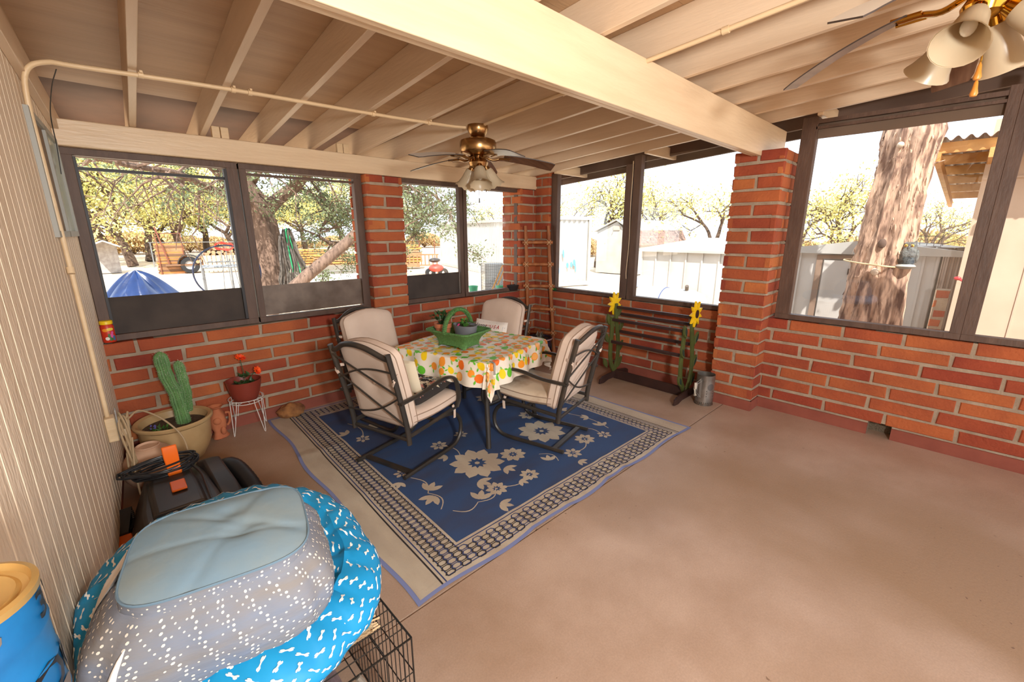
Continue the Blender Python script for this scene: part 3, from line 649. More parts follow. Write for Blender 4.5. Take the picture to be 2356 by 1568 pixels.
def chair(loc, ang, label, m=1, seatmat=None):
    t = thing('patio_chair', label, 'chair', loc, ang, 'patio spring chairs'); W = .262
    def back(h): s = (h-.3)/.6; return -.135*max(0, s)**1.15
    for sd in (1, -1):
        b = MB(); b.tube(spl([(back(z)-.0, sd*W, z) for z in (.255, .36, .5, .64, .78, .9)], 4), .0155, 10, flat=(1.25, (1, 0, 0))); b.build('back_post', IRON, t)
        b = MB(); y = sd*.228
        b.tube(spl([(-.035, y, .016), (.2, y, .016), (.44, y, .016), (.53, y, .035), (.585, y, .10), (.585, y, .19), (.53, y, .265), (.42, y, .30), (.25, y, .305)], 5), .0155, 8, flat=(.75, (0, 0, 1)) if 0 else None); b.build('sled_leg', IRON, t)
        b = MB(); y = sd*(W+.012)
        b.tube(spl([(-.075, y, .565), (.0, y, .568), (.14, y, .575), (.28, y, .60), (.40, y, .605), (.475, y, .575), (.51, y, .50), (.52, y, .41), (.50, y*.97, .345)], 5), .0115, 10, flat=(1.9, (0, 1, 0))); b.build('armrest', IRON, t)
    b = MB()
    for sd in (1, -1): b.tube([(0, sd*W, .31), (.25, sd*W, .325), (.5, sd*W, .345)], .014, 8)
    b.tube([(-.0, -W, .285), (0, W, .285)], .013, 8); b.tube([(.5, -W, .345), (.5, W, .345)], .013, 8); b.tube([(.28, -W, .318), (.28, W, .318)], .012, 8); b.build('seat_frame', IRON, t)
    b = MB(); b.beam((.045, -.228, .014), (.045, .228, .014), .035, .02); b.build('cross_bar', IRON, t)
    b = MB(); b.tube(spl([(back(.86), -W, .865), (back(.88), -W*.8, .875), (back(.92)-.02, -W*.4, .925), (back(.93)-.025, 0, .94), (back(.92)-.02, W*.4, .925), (back(.88), W*.8, .875), (back(.86), W, .865)], 5), .014, 10, flat=(1.3, (0, 0, 1))); b.build('top_rail', IRON, t)
    def br(z0, z1, bulge, r=.0065):
        b = MB(); P = []
        for i in range(13):
            s = i/12; z = z0+(z1-z0)*s+bulge*sin(PI*s); P.append((back(z)-.012, m*W*(1-2*s), z))
        b.tube(P, r, 7); b.build('back_brace', IRON, t)
    br(.84, .62, 0); br(.70, .40, 0); br(.66, .78, .045); br(.42, .60, -.05)
    # cushions
    D0 = V(0, 0, .40); bd = V(-.20, 0, 1).normalized(); nn = V(1, 0, .20).normalized()
    TB = lambda a, b_, c: D0+V(.072, 0, 0)+bd*b_+V(0, 1, 0)*a+nn*(c-.12*(b_-.1)**2)
    b = MB(); ol = rrect(-.252, -.06, .252, .515, .05, arch=.05); A = slab(b, ol, TB, .10, .012, tuft=[(-0.0, .26, .03)]); b.build('back_cushion', TAUPE, t)
    b = MB(); [b.tube(L, .0035, 5, closed=True) for L in A]; pc = b.build('piping', PIPE, t)
    b = MB(); b.ball(TB(0, .26, -.043), (.008, .014, .014), 10, 6); b.build('cushion_button', TAUPE, t); b = MB(); b.ball(TB(0, .26, .043), (.008, .014, .014), 10, 6); b.build('cushion_button', TAUPE, t)
    TS = lambda a, b_, c: V(.275+b_, a, .405+c-.012*math.cos(b_*8))
    b = MB(); ol = rrect(-.25, -.255, .25, .29, .05); A = slab(b, ol, TS, .085, .02, tuft=[(0, .02, .015)]); b.build('seat_cushion', seatmat or TAUPE, t)
    b = MB(); [b.tube(L, .0035, 5, closed=True) for L in A]; b.build('piping', PIPE, t)
    for sd in (1, -1):
        b = MB(); p = TB(sd*.25, .36, -.045); b.tube(spl([p, p+V(-.03, sd*.012, -.0), p+V(-.055, sd*.02, -.015), p+V(-.05, sd*-.0, -.05)], 4), .004, 6, flat=(3, (0, 0, 1))); b.build('cushion_tie', TAUPE, t)
        b = MB(); b.tube([(.46, sd*.262, .37), (.47, sd*.27, .33), (.465, sd*.272, .27)], .004, 6, flat=(3.2, (1, 0, 0))); b.build('cushion_tie', TAUPE, t)
    return t
chair((1.235, 2.595, .01), math.atan2(.27, .96), 'taupe cushioned iron patio chair with floral cushions, seen from behind at left of the table', 1)
chair((2.515, 1.945, .01), math.atan2(.97, -.235), 'taupe cushioned iron patio chair with stained empty seat, near side of the table', -1, TAUPE2)
chair((1.69, 3.60, .01), math.radians(-80), 'taupe cushioned iron patio chair tucked in between the table and the dark window panel', 1)
chair((2.945, 3.24, .01), math.radians(190), 'taupe cushioned iron patio chair holding the patriotic pillow, beside the corner ladder', 1)
# ---------------------------------------------------------------- table and cloth
e1 = V(.966, .26, 0).normalized(); e2 = V(-e1.y, e1.x, 0); TC = V(2.21, 2.79, 0); TA, TBh = .435, .465; ZT = .712
tb = thing('patio_table', 'square dark iron patio table hidden under the fruit print cloth', 'table', TC, math.atan2(e1.y, e1.x))
b = MB(); b.prism(rrect(-TA, -TBh, TA, TBh, .05), (0, 0, ZT-.02), (1, 0, 0), (0, 1, 0), (0, 0, 1), .02); b.build('tabletop', IRON, tb)
for sx in (1, -1):
    for sy in (1, -1):
        b = MB(); b.tube(spl([(sx*(TA-.14), sy*(TBh-.15), ZT-.02), (sx*(TA-.1), sy*(TBh-.11), .5), (sx*(TA-.09), sy*(TBh-.09), .25), (sx*(TA-.065), sy*(TBh-.065), .012)], 5), .02, 8); b.build('leg', IRON, tb)
def CD(u, v):
    r = .05; cu = max(-TA+r, min(TA-r, u)); cv = max(-TBh+r, min(TBh-r, v)); dx, dy = u-cu, v-cv; d = math.hypot(dx, dy)
    wr = .003*sin(u*11+v*5)*sin(v*13-u*4)+.005*gs(u-v*.3, .12, .03)+.004*gs(v+u*.5, -.1, .025)
    if d < r: return TC+e1*u+e2*v+V(0, 0, ZT+.006+wr)
    n = V(dx/d, dy/d, 0); q = d-r; a = min(q/.035, PI/2); fl_ = .022*sin(a)+max(0, q-.055)*.12; dz = .022*(1-cos(a))+max(0, q-.035)
    ang = math.atan2(n.y, n.x); s = (u if abs(dy) > abs(dx) else v)
    wv = .018*min(1, q/.12)*sin(s*26+ang*3)+.02*min(1, q/.15)*sin(ang*14)*(1 if abs(dx) > .01 and abs(dy) > .01 else 0)
    p = V(cu, cv, 0)+n*(r+fl_+wv); return TC+e1*p.x+e2*p.y+V(0, 0, ZT+.006+wr*max(0, 1-q/.05)-dz)
mb = MB(); HU, HV = TA+.20, TBh+.20; mb.grid(CD, lsp(-HU, HU, 84), lsp(-HV, HV, 84), 0); rr = random.Random(5)
FR = [(1, 1.0, 1), (2, 1., 1), (3, .7, 1.3), (4, 1, 1), (5, .9, 1)]; cells = []
for i in range(14):
    for j in range(14):
        u = -HU+.04+(2*HU-.08)*(i+.5+rr.uniform(-.2, .2)+(.25 if j % 2 else -.25))/14; v = -HV+.04+(2*HV-.08)*(j+.5+rr.uniform(-.2, .2))/14
        if abs(u) > HU-.03 or abs(v) > HV-.03: continue
        k = rr.choice((1, 2, 2, 3, 3, 4, 5)); a = rr.uniform(0, PI); R = rr.uniform(.026, .037)
        if k in (1, 2): decal(mb, CD, ell(u, v, R, R*.95, a), .0022, k, rings=2)
        elif k == 3: decal(mb, CD, ell(u, v, R*1.15, R*.8, a), .0022, 3)
        elif k == 4: decal(mb, CD, ell(u, v, R, R*.8, a), .0022, 4)
        else:
            decal(mb, CD, ell(u, v, R, R, a, 14), .0022, 2); decal(mb, CD, ell(u, v, R*.8, R*.8, a, 14), .003, 5)
        for s in (0, 1.2): decal(mb, CD, leafp(u+cos(a+s)*R*1.25, v+sin(a+s)*R*1.25, R*1.0, R*.42, a+s+.5, 4), .0034, 4 if s else 6, rings=1)
cl = mb.build('tablecloth', [M('white cloth', (236, 224, 206), .45, bump=.1, bsc=14), M('print orange', (240, 112, 24), .5), M('print amber', (246, 152, 44), .5), M('print lemon', (246, 206, 20), .5), M('print lime', (96, 186, 44), .5), M('print pale orange', (250, 178, 96), .5), M('print leaf', (146, 196, 96), .5)])
tag(cl, 'white tablecloth printed with oranges, lemons and limes draped over the patio table', 'tablecloth')
p = CD(-TA+.03, -TBh-.04); b = MB(); q = CD(.0-TA+.0, -TBh-.045)
nrm = (-e2*.9-e1*.4).normalized(); b.beam(q+nrm*.012+V(0, 0, .05), q+nrm*.012+V(0, 0, -.035), .014, .004, upv=nrm); b.beam(q+nrm*.008+V(0, 0, .05), q-nrm*.03+V(0, 0, .055), .014, .004)
tag(b.build('tablecloth_clip', ALU, smooth=False), 'small steel clip holding the tablecloth at its near corner', 'clip')
# basket of plants
ZC = ZT+.010; BC = V(2.05, 2.775, ZC); ba = math.atan2(e1.y, e1.x)-.06
GW = M('green wicker', (92, 138, 72), .6, c2=(72, 114, 56), sc=60, bump=1, bsc=110)
t = thing('wicker_basket', 'green painted wicker basket with arched handle in the middle of the table', 'basket', BC, ba)
b = MB(); lev = [(0, .105, .15, 1), (.02, .10, .148, 0), (.05, .102, .152, 0), (.08, .115, .168, 0), (.11, .14, .195, 0), (.135, .165, .222, 0)]; n = 40
def bas(k, th, hx, hy, z, foot):
    c, s = cos(th), sin(th); e = .25; x = hx*math.copysign(abs(c)**e, c); y = hy*math.copysign(abs(s)**e, s)
    mid = (1-abs(abs(c)-abs(s)))**2 if 0 else 0; cor = abs(sin(2*th))**1.5
    zz = z+(foot*.022*(1-cor)); return V(x, y, zz)
for ins in (0, .006):
    b.grid(lambda a, k: bas(k, a, lev[int(k)][1]-ins, lev[int(k)][2]-ins, lev[int(k)][0]+(.0), lev[int(k)][3]), [2*PI*i/n for i in range(n)], range(6), closeu=True)
b.add([bas(0, 2*PI*i/n, .10, .147, .035, 0) for i in range(n)], [tuple(range(n))]); b.build('body', GW, t)
b = MB(); b.tube([bas(0, 2*PI*i/n, .167, .224, .137, 0) for i in range(n)], .009, 8, closed=True); b.build('rim', GW, t)
b = MB(); P = [V(-.165*cos(a) if abs(cos(a)) > 0 else 0, 0, .125+.175*sin(a)) for a in lsp(0, PI, 25)]; b.tube(P, .013, 10, flat=(1.5, (0, 1, 0)))
for i in range(40):
    a = PI*(i+.5)/40; c = V(-.165*cos(a), 0, .125+.175*sin(a)); d = V(.165*sin(a), 0, .175*cos(a)).normalized(); nx = V(d.z, 0, -d.x)
    b.tube([c+V(0, .021*cos(q), 0)+nx*(.0145*sin(q))+d*(.006*q/PI) for q in lsp(0, 2*PI, 10)], .003, 5)
b.build('handle', GW, t)
def bl(x, y, z): return BC+V(x*cos(ba)-y*sin(ba), x*sin(ba)+y*cos(ba), z)
def pot(name, label, cat, loc, prof, mat, sx=1, sy=1, rz=0, soil=None, group=None):
    t = thing(name, label, cat, loc, rz, group); b = MB(); b.lathe(prof, 32, sx=sx, sy=sy); b.build('pot', mat, t)
    if soil: b = MB(); b.lathe([(soil[0], soil[1]), (soil[0]*.5, soil[1]+.006), (.0001, soil[1]+.008)], 24, sx=sx, sy=sy); b.build('soil', SOIL, t)
    return t
def foliage(b, o, n, spread, L, w, up_=.6, seg=2, rr=rnd):
    for i in range(n):
        a = rr.uniform(0, 2*PI); e = rr.uniform(up_-.35, up_+.5); p = V(o)+V(rr.uniform(-1, 1)*spread, rr.uniform(-1, 1)*spread, 0); d = V(cos(a)*cos(e), sin(a)*cos(e), sin(e)); tt = rr.random()
        for s in range(seg):
            q = p+d*L*rr.uniform(.8, 1.1); sd = d.cross(V(0, 0, 1)); sd = sd.normalized() if sd.length > .01 else V(1, 0, 0); m_ = (p+q)/2; up1 = sd.cross(d)*w*.18
            b.add([p, m_-sd*w/2+up1, q, m_+sd*w/2+up1, m_-up1*.3], [(0, 1, 4), (1, 2, 4), (2, 3, 4), (3, 0, 4)], 0, tt)
            p = q; d = (d+V(rr.uniform(-.4, .4), rr.uniform(-.4, .4), rr.uniform(-.5, .1))).normalized()
t = pot('potted_plant', 'small terracotta pot with a segmented green cactus, left in the basket', 'potted plant', bl(-.045, .125, .038), [(.044, 0), (.062, .105), (.070, .11), (.072, .145), (.063, .145), (.057, .13)], TERRA, soil=(.06, .134))
b = MB(); foliage(b, (0, 0, .13), 34, .025, .045, .026, 1.0, 3); b.build('leaves', DLEAF, t)
t = pot('potted_plant', 'grey oval planter with pale green cactus segments, right in the basket', 'potted plant', bl(.01, -.065, .038), [(.072, 0), (.094, .10), (.102, .145), (.098, .146), (.09, .125)], M('grey planter', (112, 112, 116), .5), sx=.82, sy=1.15, soil=(.09, .125))
b = MB(); foliage(b, (.01, -.0, .128), 26, .035, .04, .024, .7, 2); b.build('leaves', LEAF, t)
b = MB(); b.tube([(-.04, .05, .128), (-.03, .035, .15)], .006, 6); b.build('plant_pick', M('pink plastic', (226, 70, 130), .4), t)
# cushions on chairs
FLB = [M('floral black ground', (48, 42, 40), .85), M('floral cream', (222, 208, 180), .85), M('floral pink', (206, 142, 128), .85), M('floral blue grey', (150, 168, 172), .85)]
def pillow(t, name, w, h, th, T, mats, deco=None, rnd_=0):
    b = MB(); n = 18
    def S(sg):
        def f(u, v):
            x, y = u/(w/2), v/(h/2); k = max(0, (1-x**4)*(1-y**4))**.5; pin = 1-.05*(1-abs(x)**2)*abs(y)**3
            return T(u*(1-.04*(1-x*x if abs(y) > .0 else 0)*0), v*(1-.05*(1-x*x)*1), sg*th/2*k)
        return f
    us, vs = lsp(-w/2, w/2, n), lsp(-h/2, h/2, n)
    b.grid(S(1), us, vs, 0); f2 = S(-1); b.grid(lambda u, v: f2(-u, v), us, vs, 0)
    if deco: deco(b, S(1))
    return b.build(name, mats, t)
def floral(b, S, w, h, seed):
    r = random.Random(seed)
    for i in range(120):
        u, v = r.uniform(-w/2+.03, w/2-.03), r.uniform(-h/2+.03, h/2-.03); k = r.choice((1, 1, 2, 3)); n = r.randint(3, 6); a0 = r.uniform(0, 6); R = r.uniform(.016, .03)
        for q in range(n):
            a = a0+q*2*PI/6; decal(b, S, leafp(u+cos(a)*R*.6, v+sin(a)*R*.6, R*1.3, R*.6, a, 3), .001+.0002*(i % 7), k, rings=1)
ca = math.atan2(.27, .96); CO = V(1.235, 2.595, 0)
def cw(ang, O):
    return lambda x, y, z: O+V(x*cos(ang)-y*sin(ang), x*sin(ang)+y*cos(ang), z)
ch = cw(ca, CO)
t = thing('throw_pillow', 'black floral cushion lying flat on the left chair seat', 'pillow', ch(.33, 0, .50)); O = ch(.33, 0, .50)
pillow(t, 'cover', .42, .40, .10, lambda a, b_, c: ch(.33+b_*.99, -a, .505+c+b_*.10)-O, FLB, lambda b, S: floral(b, S, .42, .4, 1))
t = thing('throw_pillow', 'floral cushion standing against the left chair backrest, above the flat one', 'pillow', ch(.15, 0, .58)); O2 = ch(.15, 0, .58)
pillow(t, 'cover', .42, .26, .08, lambda a, b_, c: ch(.175-b_*.25+c, -a, .66+b_)-O2, [FLB[1], FLB[0], FLB[2], FLB[3]], lambda b, S: floral(b, S, .4, .24, 2))
cd_ang = math.radians(190); ch = cw(cd_ang, V(2.945, 3.24, 0)); O3 = ch(.16, 0, .5)
t = thing('throw_pillow', 'white checked lumbar pillow with red truck and USA lettering on the far right chair', 'pillow', O3)
TP = lambda a, b_, c: ch(.19-b_*.3+c, a, .645+b_)-O3
def usa(b, S):
    for x in lsp(-.17, .17, 5): decal(b, S, [(x-.001, -.11), (x+.001, -.11), (x+.001, .11), (x-.001, .11)], .001, 5, rings=3)
    for y in (-.07, 0, .07): decal(b, S, [(-.19, y-.001), (.19, y-.001), (.19, y+.001), (-.19, y+.001)], .001, 5, rings=3)
    text(b, 'hooray', S, -.16, .06, .048, 1, .0022, .35); text(b, 'for the', S, -.03, .075, .02, 2, .0022); text(b, 'U·S·A', S, .02, .058, .048, 2, .0022, .2)
    def R_(x0, y0, x1, y1, m, o=.0022): decal(b, S, [(x0, y0), (x1, y0), (x1, y1), (x0, y1)], o, m)
    R_(-.12, -.075, .05, -.03, 2); R_(-.10, -.03, -.045, .0, 2); R_(-.09, -.025, -.055, -.007, 0, .0028); R_(-.045, -.03, .05, -.024, 4, .003)
    R_(-.02, .0, .06, .038, 2, .003); R_(-.02, .018, .01, .038, 4, .0036); [R_(.0, y, .06, y+.004, 0, .0034) for y in (.005, .014)]
    for x in (.0, .045): decal(b, S, ell(x, -.02, .014, .014, n=10), .0038, 4)
    for x in (-.09, .02): decal(b, S, ell(x, -.075, .014, .014, n=10), .0038, 1)
    R_(-.17, .02, -.16, .03, 4); R_(-.02, -.03, -.018, .04, 1, .0036); decal(b, S, ell(-.04, .045, .006, .006, n=5), .003, 4); decal(b, S, ell(-.065, .035, .006, .006, n=5), .003, 4)
pillow(t, 'cover', .40, .24, .10, TP, [WHITEP, M('ink black', (40, 38, 40), .8), M('print red', (176, 36, 36), .8), WHITEP, M('print navy', (36, 48, 84), .8), M('check grey', (140, 150, 170), .8)], usa)
# ---------------------------------------------------------------- plants along the back wall
CER = M('tan glazed ceramic', (196, 164, 118), .35, c2=(180, 146, 100), sc=5)
t = pot('planter_bowl', 'large tan glazed ceramic bowl holding the tall cactus in the left corner', 'planter', (.235, 3.83, 0), [(.15, 0), (.155, .012), (.16, .02), (.185, .06), (.205, .12), (.212, .20), (.215, .27), (.235, .285), (.238, .30), (.228, .31), (.205, .30), (.195, .25)], CER, soil=(.203, .25))
t = thing('cactus', 'tall woolly green column cactus with two arms growing in the tan bowl', 'cactus', (.29, 3.83, .25))
CG = M('cactus green', (104, 146, 84), .6, c2=(86, 124, 72), sc=12); WOOL = M('white spines', (226, 222, 206), .9)
def stemc(P, R):
    b = MB(); P = spl(P, 8); n = 30; k = len(P); vs = []; rs = [R*(1 if i < k-3 else (.86, .6, .15)[i-(k-3)])*(1+.05*sin(i*.8)) for i in range(k)]
    for i, p in enumerate(P):
        for j in range(n): a = 2*PI*j/n; r = rs[i]*(1+.07*cos(a*15)); vs.append(p+V(r*cos(a), r*sin(a), 0))
    b.add(vs, [(i*n+j, i*n+(j+1) % n, (i+1)*n+(j+1) % n, (i+1)*n+j) for i in range(k-1) for j in range(n)]+[tuple((k-1)*n+j for j in range(n))])
    b.build('stem', CG, t); s = MB()
    for i in range(1500):
        q = rnd.random()*(k-1); i0 = min(k-2, int(q)); p = P[i0].lerp(P[i0+1], q-i0); j = rnd.randrange(15); a = 2*PI*j/15+rnd.uniform(-.05, .05); r = rs[i0]*1.05
        o = p+V(r*cos(a), r*sin(a), 0); d = V(cos(a+rnd.uniform(-.7, .7)), sin(a+rnd.uniform(-.7, .7)), rnd.uniform(-.5, .7))*rnd.uniform(.006, .014); w_ = V(-sin(a), cos(a), 0)*.0013
        s.add([o-w_, o+w_, o+d], [(0, 1, 2)])
    e = s.build('spines', WOOL, t, smooth=False); e['kind'] = 'stuff'
stemc([(.0, 0, -.0), (-.01, -.0, .15), (-.02, 0, .26), (-.045, 0, .36), (-.055, 0, .46), (-.06, .0, .56)], .040)
stemc([(.035, .02, .08), (.045, .0, .20), (.042, .0, .32), (.036, .0, .40), (.03, .0, .475)], .030)
t = thing('succulent', 'small leafy succulent with purple flowers at the left edge of the tan bowl', 'succulent', (.14, 3.76, .252))
b = MB(); foliage(b, (0, 0, 0), 22, .05, .05, .016, .7, 1); b.build('leaves', LEAF, t)
b = MB(); [b.ball((-.03+rnd.uniform(-.015, .015), rnd.uniform(-.015, .015), .045+rnd.uniform(-.01, .02)), .006, 6, 4) for _ in range(10)]; b.build('flowers', M('violet petals', (92, 84, 150), .6), t)
SAL = M('pale clay', (214, 176, 148), .7, c2=(200, 160, 130), sc=6)
t = thing('round_pot', 'pale clay round pot with a painted grey and coral bird design, beside the left siding', 'pot', (.055, 3.46, 0))
prof = [(.06, 0)]+[(.148*sin(a), .15-.15*cos(a)) for a in lsp(.45, 2.62, 14)]+[(.062, .285), (.066, .292), (.06, .296), (.05, .285)]
b = MB(); b.lathe(prof, 36)
def SPH(u, v): a = u; z = v; return V(.1495*sin(z)*cos(a), .1495*sin(z)*sin(a), .15-.1495*cos(z))
decal(b, SPH, ell(-.55, 1.95, .13, .17), .001, 1); decal(b, SPH, ell(-.55, 2.02, .11, .02), .002, 3); decal(b, SPH, [(-.42, 2.1), (-.3, 2.0), (-.42, 1.75), (-.3, 1.6), (-.45, 1.5), (-.5, 1.8)], .0015, 2); decal(b, SPH, leafp(-.5, 1.6, .42, .14, 1.9), .0018, 1); decal(b, SPH, ell(-.1, 1.75, .2, .14, .4), .001, 4); decal(b, SPH, leafp(-.1, 1.9, .2, .1, .3), .0016, 3)
b.build('pot', [SAL, M('design grey', (84, 80, 76), .8), M('design coral', (214, 112, 84), .8), M('design sage', (134, 160, 140), .8), M('design mauve', (190, 158, 146), .8)], t)
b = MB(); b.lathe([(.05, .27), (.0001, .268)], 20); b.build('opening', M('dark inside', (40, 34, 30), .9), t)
t = thing('clay_vase', 'terracotta figure vase with a flared mouth behind the tan bowl', 'vase', (.515, 3.99, 0))
b = MB(); b.lathe([(.05, 0), (.062, .01), (.05, .03), (.04, .06), (.055, .10), (.062, .15), (.055, .2), (.036, .235), (.03, .25), (.05, .265), (.052, .272), (.04, .268), (.026, .25)], 26, wob=lambda a, i, z: 1+.10*cos(a*3+z*20)+.05*sin(a*5)); b.build('body', TERRA, t)
b = MB(); b.tube(spl([(.055, 0, .2), (.085, 0, .19), (.08, 0, .12), (.06, 0, .09)], 5), .01, 7); b.ball((-.01, -.055, .16), (.03, .018, .03), 10, 7); b.ball((.02, -.052, .07), (.02, .02, .035), 10, 7); b.build('relief', TERRA, t)
SC_ = V(.735, 3.985, 0)
t = thing('plant_stand', 'white wire plant stand with hairpin legs under the red flower pot', 'plant stand', SC_)
WW = M('white wire', (226, 220, 212), .45)
b = MB()
for r, z in ((.128, .29), (.118, .262)): b.tube([(r*cos(a), r*sin(a), z) for a in [2*PI*i/28 for i in range(28)]], .0032, 6, closed=True)
for a in lsp(0, PI, 5)[:-1]: b.tube([(.118*cos(a), .118*sin(a), .262), (-.118*cos(a), -.118*sin(a), .262)], .0026, 5)
b.build('ring', WW, t)
for i in range(4):
    a = .5+i*PI/2; b = MB()
    f = lambda da, r, z: (r*cos(a+da), r*sin(a+da), z)
    b.tube([f(-.28, .128, .292), f(-.26, .13, .25), f(-.03, .155, .012), f(0, .157, .003), f(.03, .155, .012), f(.26, .13, .25), f(.28, .128, .292)], .003, 6); b.build('leg', WW, t)
RP = M('brick red plastic', (140, 58, 44), .4)
t = pot('potted_plant', 'brick red pot with bright orange flowers standing on the white wire stand', 'potted plant', (SC_.x, SC_.y, .266), [(.07, 0), (.085, .01), (.105, .06), (.122, .13), (.128, .172), (.130, .178), (.124, .178), (.114, .13)], RP, soil=(.115, .135))
b = MB(); b.tube(spl([(.0, 0, .13), (.01, 0, .22), (-.0, 0, .35)], 4), .003, 5); b.tube(spl([(.02, 0, .13), (.05, -.03, .2), (.085, -.04, .24)], 4), .003, 5); b.build('stem', DLEAF, t)
b = MB(); foliage(b, (.01, 0, .13), 30, .05, .055, .03, .8, 1); foliage(b, (.02, 0, .2), 16, .03, .05, .03, .4, 1); b.build('leaves', DLEAF, t)
for c, R, ax in (((.0, 0, .36), .05, (.25, -.45, .85)), ((.095, -.045, .245), .045, (.6, -.7, .35))):
    b = MB(); c = V(c); ax = V(ax).normalized(); x = ax.orthogonal().normalized(); y = ax.cross(x)
    for lay in range(3):
        for k in range(11):
            a = 2*PI*k/11+lay*.3; d = (x*cos(a)+y*sin(a)); L = R*(1-.22*lay); e = d*cos(.25+.35*lay)+ax*sin(.25+.35*lay); sd = ax.cross(d).normalized()
            b.add([c+e*L*.15, c+e*L*.6-sd*L*.2+ax*.003, c+e*L, c+e*L*.6+sd*L*.2+ax*.003], [(0, 1, 2, 3)], 0, rnd.random())
    b.build('flower', M('orange petals', (248, 78, 20), .6, tint=.25), t, smooth=False)
b = MB(); rr = random.Random(3); b.ball((0, 0, 0), (.115, .075, .068), 26, 16, f=lambda d: 1+.10*sin(d.x*5+1)*cos(d.y*4)+.05*sin(d.z*9+d.x*7)+.02*sin(d.x*21)*sin(d.y*17))
o = b.build('rock', M('ochre rock', (170, 116, 66), .95, c2=(126, 82, 50), sc=16, bump=1, bsc=30), loc=(1.075, 4.02, .058)); o.rotation_euler = (0, -.1, -.35)
tag(o, 'rough ochre rock lying against the back wall at the rug corner', 'rock')
# jar, bowls and packet on the sills
t = thing('plant_food_jar', 'red plant food jar with a yellow lid on the sill in the left corner', 'jar', (-.006, 4.138, ZS))
b = MB(); b.lathe([(.034, 0), (.037, .006), (.037, .115), (.031, .125), (.030, .13)], 24)
CYL = lambda u, v: V(.0375*cos(u), .0375*sin(u), v)
for i, (u, v, a, c, mi) in enumerate(((-1.9, .09, .5, .012, 1), (-1.2, .095, .5, .01, 2), (-1.5, .045, .2, .02, 3), (-1.1, .05, .22, .016, 4), (-1.3, .025, .3, .012, 3), (-.8, .03, .22, .02, 5), (-1.0, .07, .18, .01, 4), (-1.8, .03, .3, .012, 6))): decal(b, CYL, ell(u, v, a, c), .001+.0002*i, mi)
text(b, 'BLOOM', CYL, -2.0, .062, .024, 6, .003) if 0 else None
b.build('jar_body', [M('label red', (206, 52, 24), .4), M('label orange', (240, 150, 40), .4), M('label yellow', (240, 210, 70), .4), M('label green', (60, 110, 50), .4), M('label pink', (220, 90, 160), .4), M('label blue', (60, 110, 150), .4), M('label white', (240, 230, 220), .4)], t)
b = MB(); b.lathe([(.034, .128), (.036, .13), (.036, .15), (.033, .154)], 24); b.build('lid', M('yellow lid', (248, 206, 20), .4), t)
pot('dark_bowl', 'small black bowl on the sill in front of the right back window', 'bowl', (4.00, 4.165, ZS+.0), [(.07, 0), (.08, .01), (.105, .06), (.115, .066), (.112, .072), (.098, .06)], M('black clay', (44, 42, 42), .5), sx=1, sy=.42, soil=(.1, .055))
b = MB(); b.lathe([(.05, 0), (.058, .006), (.06, .03), (.054, .036), (.048, .03)], 24, sy=.8)
tag(b.build('clay_dish', TERRA, loc=(4.2, 4.15, ZS)), 'small terracotta dish on the sill between the black bowl and the ladder', 'dish') if 0 else None
if 1:
    o = [x for x in bpy.data.objects if x.name == 'clay_dish']
    if not o: tag(b.build('clay_dish', TERRA, loc=(4.155, 4.07, ZS)), 'small terracotta dish on the sill between the black bowl and the ladder', 'dish'); 
bpy.data.objects['clay_dish'].location = (4.015+.0, 4.0, ZS) if 0 else (3.99+.12, 4.17, ZS)
bpy.data.objects['clay_dish'].scale = (.55, .55, .9)
b = MB(); b.box((-.035, -.055, 0), (.035, .055, .028)); b.box((-.036, -.02, .008), (-.034, .03, .024), 1)
tag(b.build('seed_tray', [M('green plastic', (22, 96, 56), .4), M('label lime', (170, 200, 60), .5)], loc=(4.43, 3.93, ZS), bevel=.004) if 0 else b.build('seed_tray', [M('green plastic', (22, 96, 56), .4), M('label lime', (170, 200, 60), .5)], bevel=.004), 'small green plastic tray on the right sill behind the ladder', 'tray')
bpy.data.objects['seed_tray'].location = (4.325, 3.80, ZS-.0); bpy.data.objects['seed_tray'].location = (4.42, 3.80, ZS)
# ladder
t = thing('wooden_ladder', 'rustic peeled pole ladder with rope lashings leaning in the far right corner', 'ladder', (4.28, 3.9, 0))
O = V(4.28, 3.9, 0); LA, LB = V(4.17, 4.03, .01), V(4.335, 3.715, .01); TA1, TB1 = V(4.12, 4.055, 1.70), V(4.335, 3.86, 1.70)
for a, q in ((LA, TA1), (LB, TB1)):
    b = MB(); b.tube([a.lerp(q, s)-O+V(rnd.uniform(-.004, .004), rnd.uniform(-.004, .004), 0) for s in lsp(0, 1, 9)], [.026, .024, .025, .023, .024, .022, .022, .021, .020], 10); b.build('side_rail', WOOD, t)
for i, z in enumerate((.30, .62, .925, 1.21, 1.49)):
    a, q = LA.lerp(TA1, z/1.7), LB.lerp(TB1, z/1.7); d = (q-a).normalized(); off = V(-.03, -.03, 0)
    b = MB(); b.tube([a-d*.05-O+off, a.lerp(q, .5)-O+off, q+d*.05-O+off], [.02, .019, .021], 9); rg = b.build('rung', WOOD, t)
    for c in (a, q):
        b = MB(); c = c-O+off*.5
        for s1 in (1, -1): b.tube([c+d*.026+V(-.022, -.022, .03*s1), c+V(-.03, -.03, 0), c-d*.026+V(-.022, -.022, -.03*s1)], .003, 5)
        b.build('rope_lashing', M('pale rope', (216, 188, 144), .8), rg)
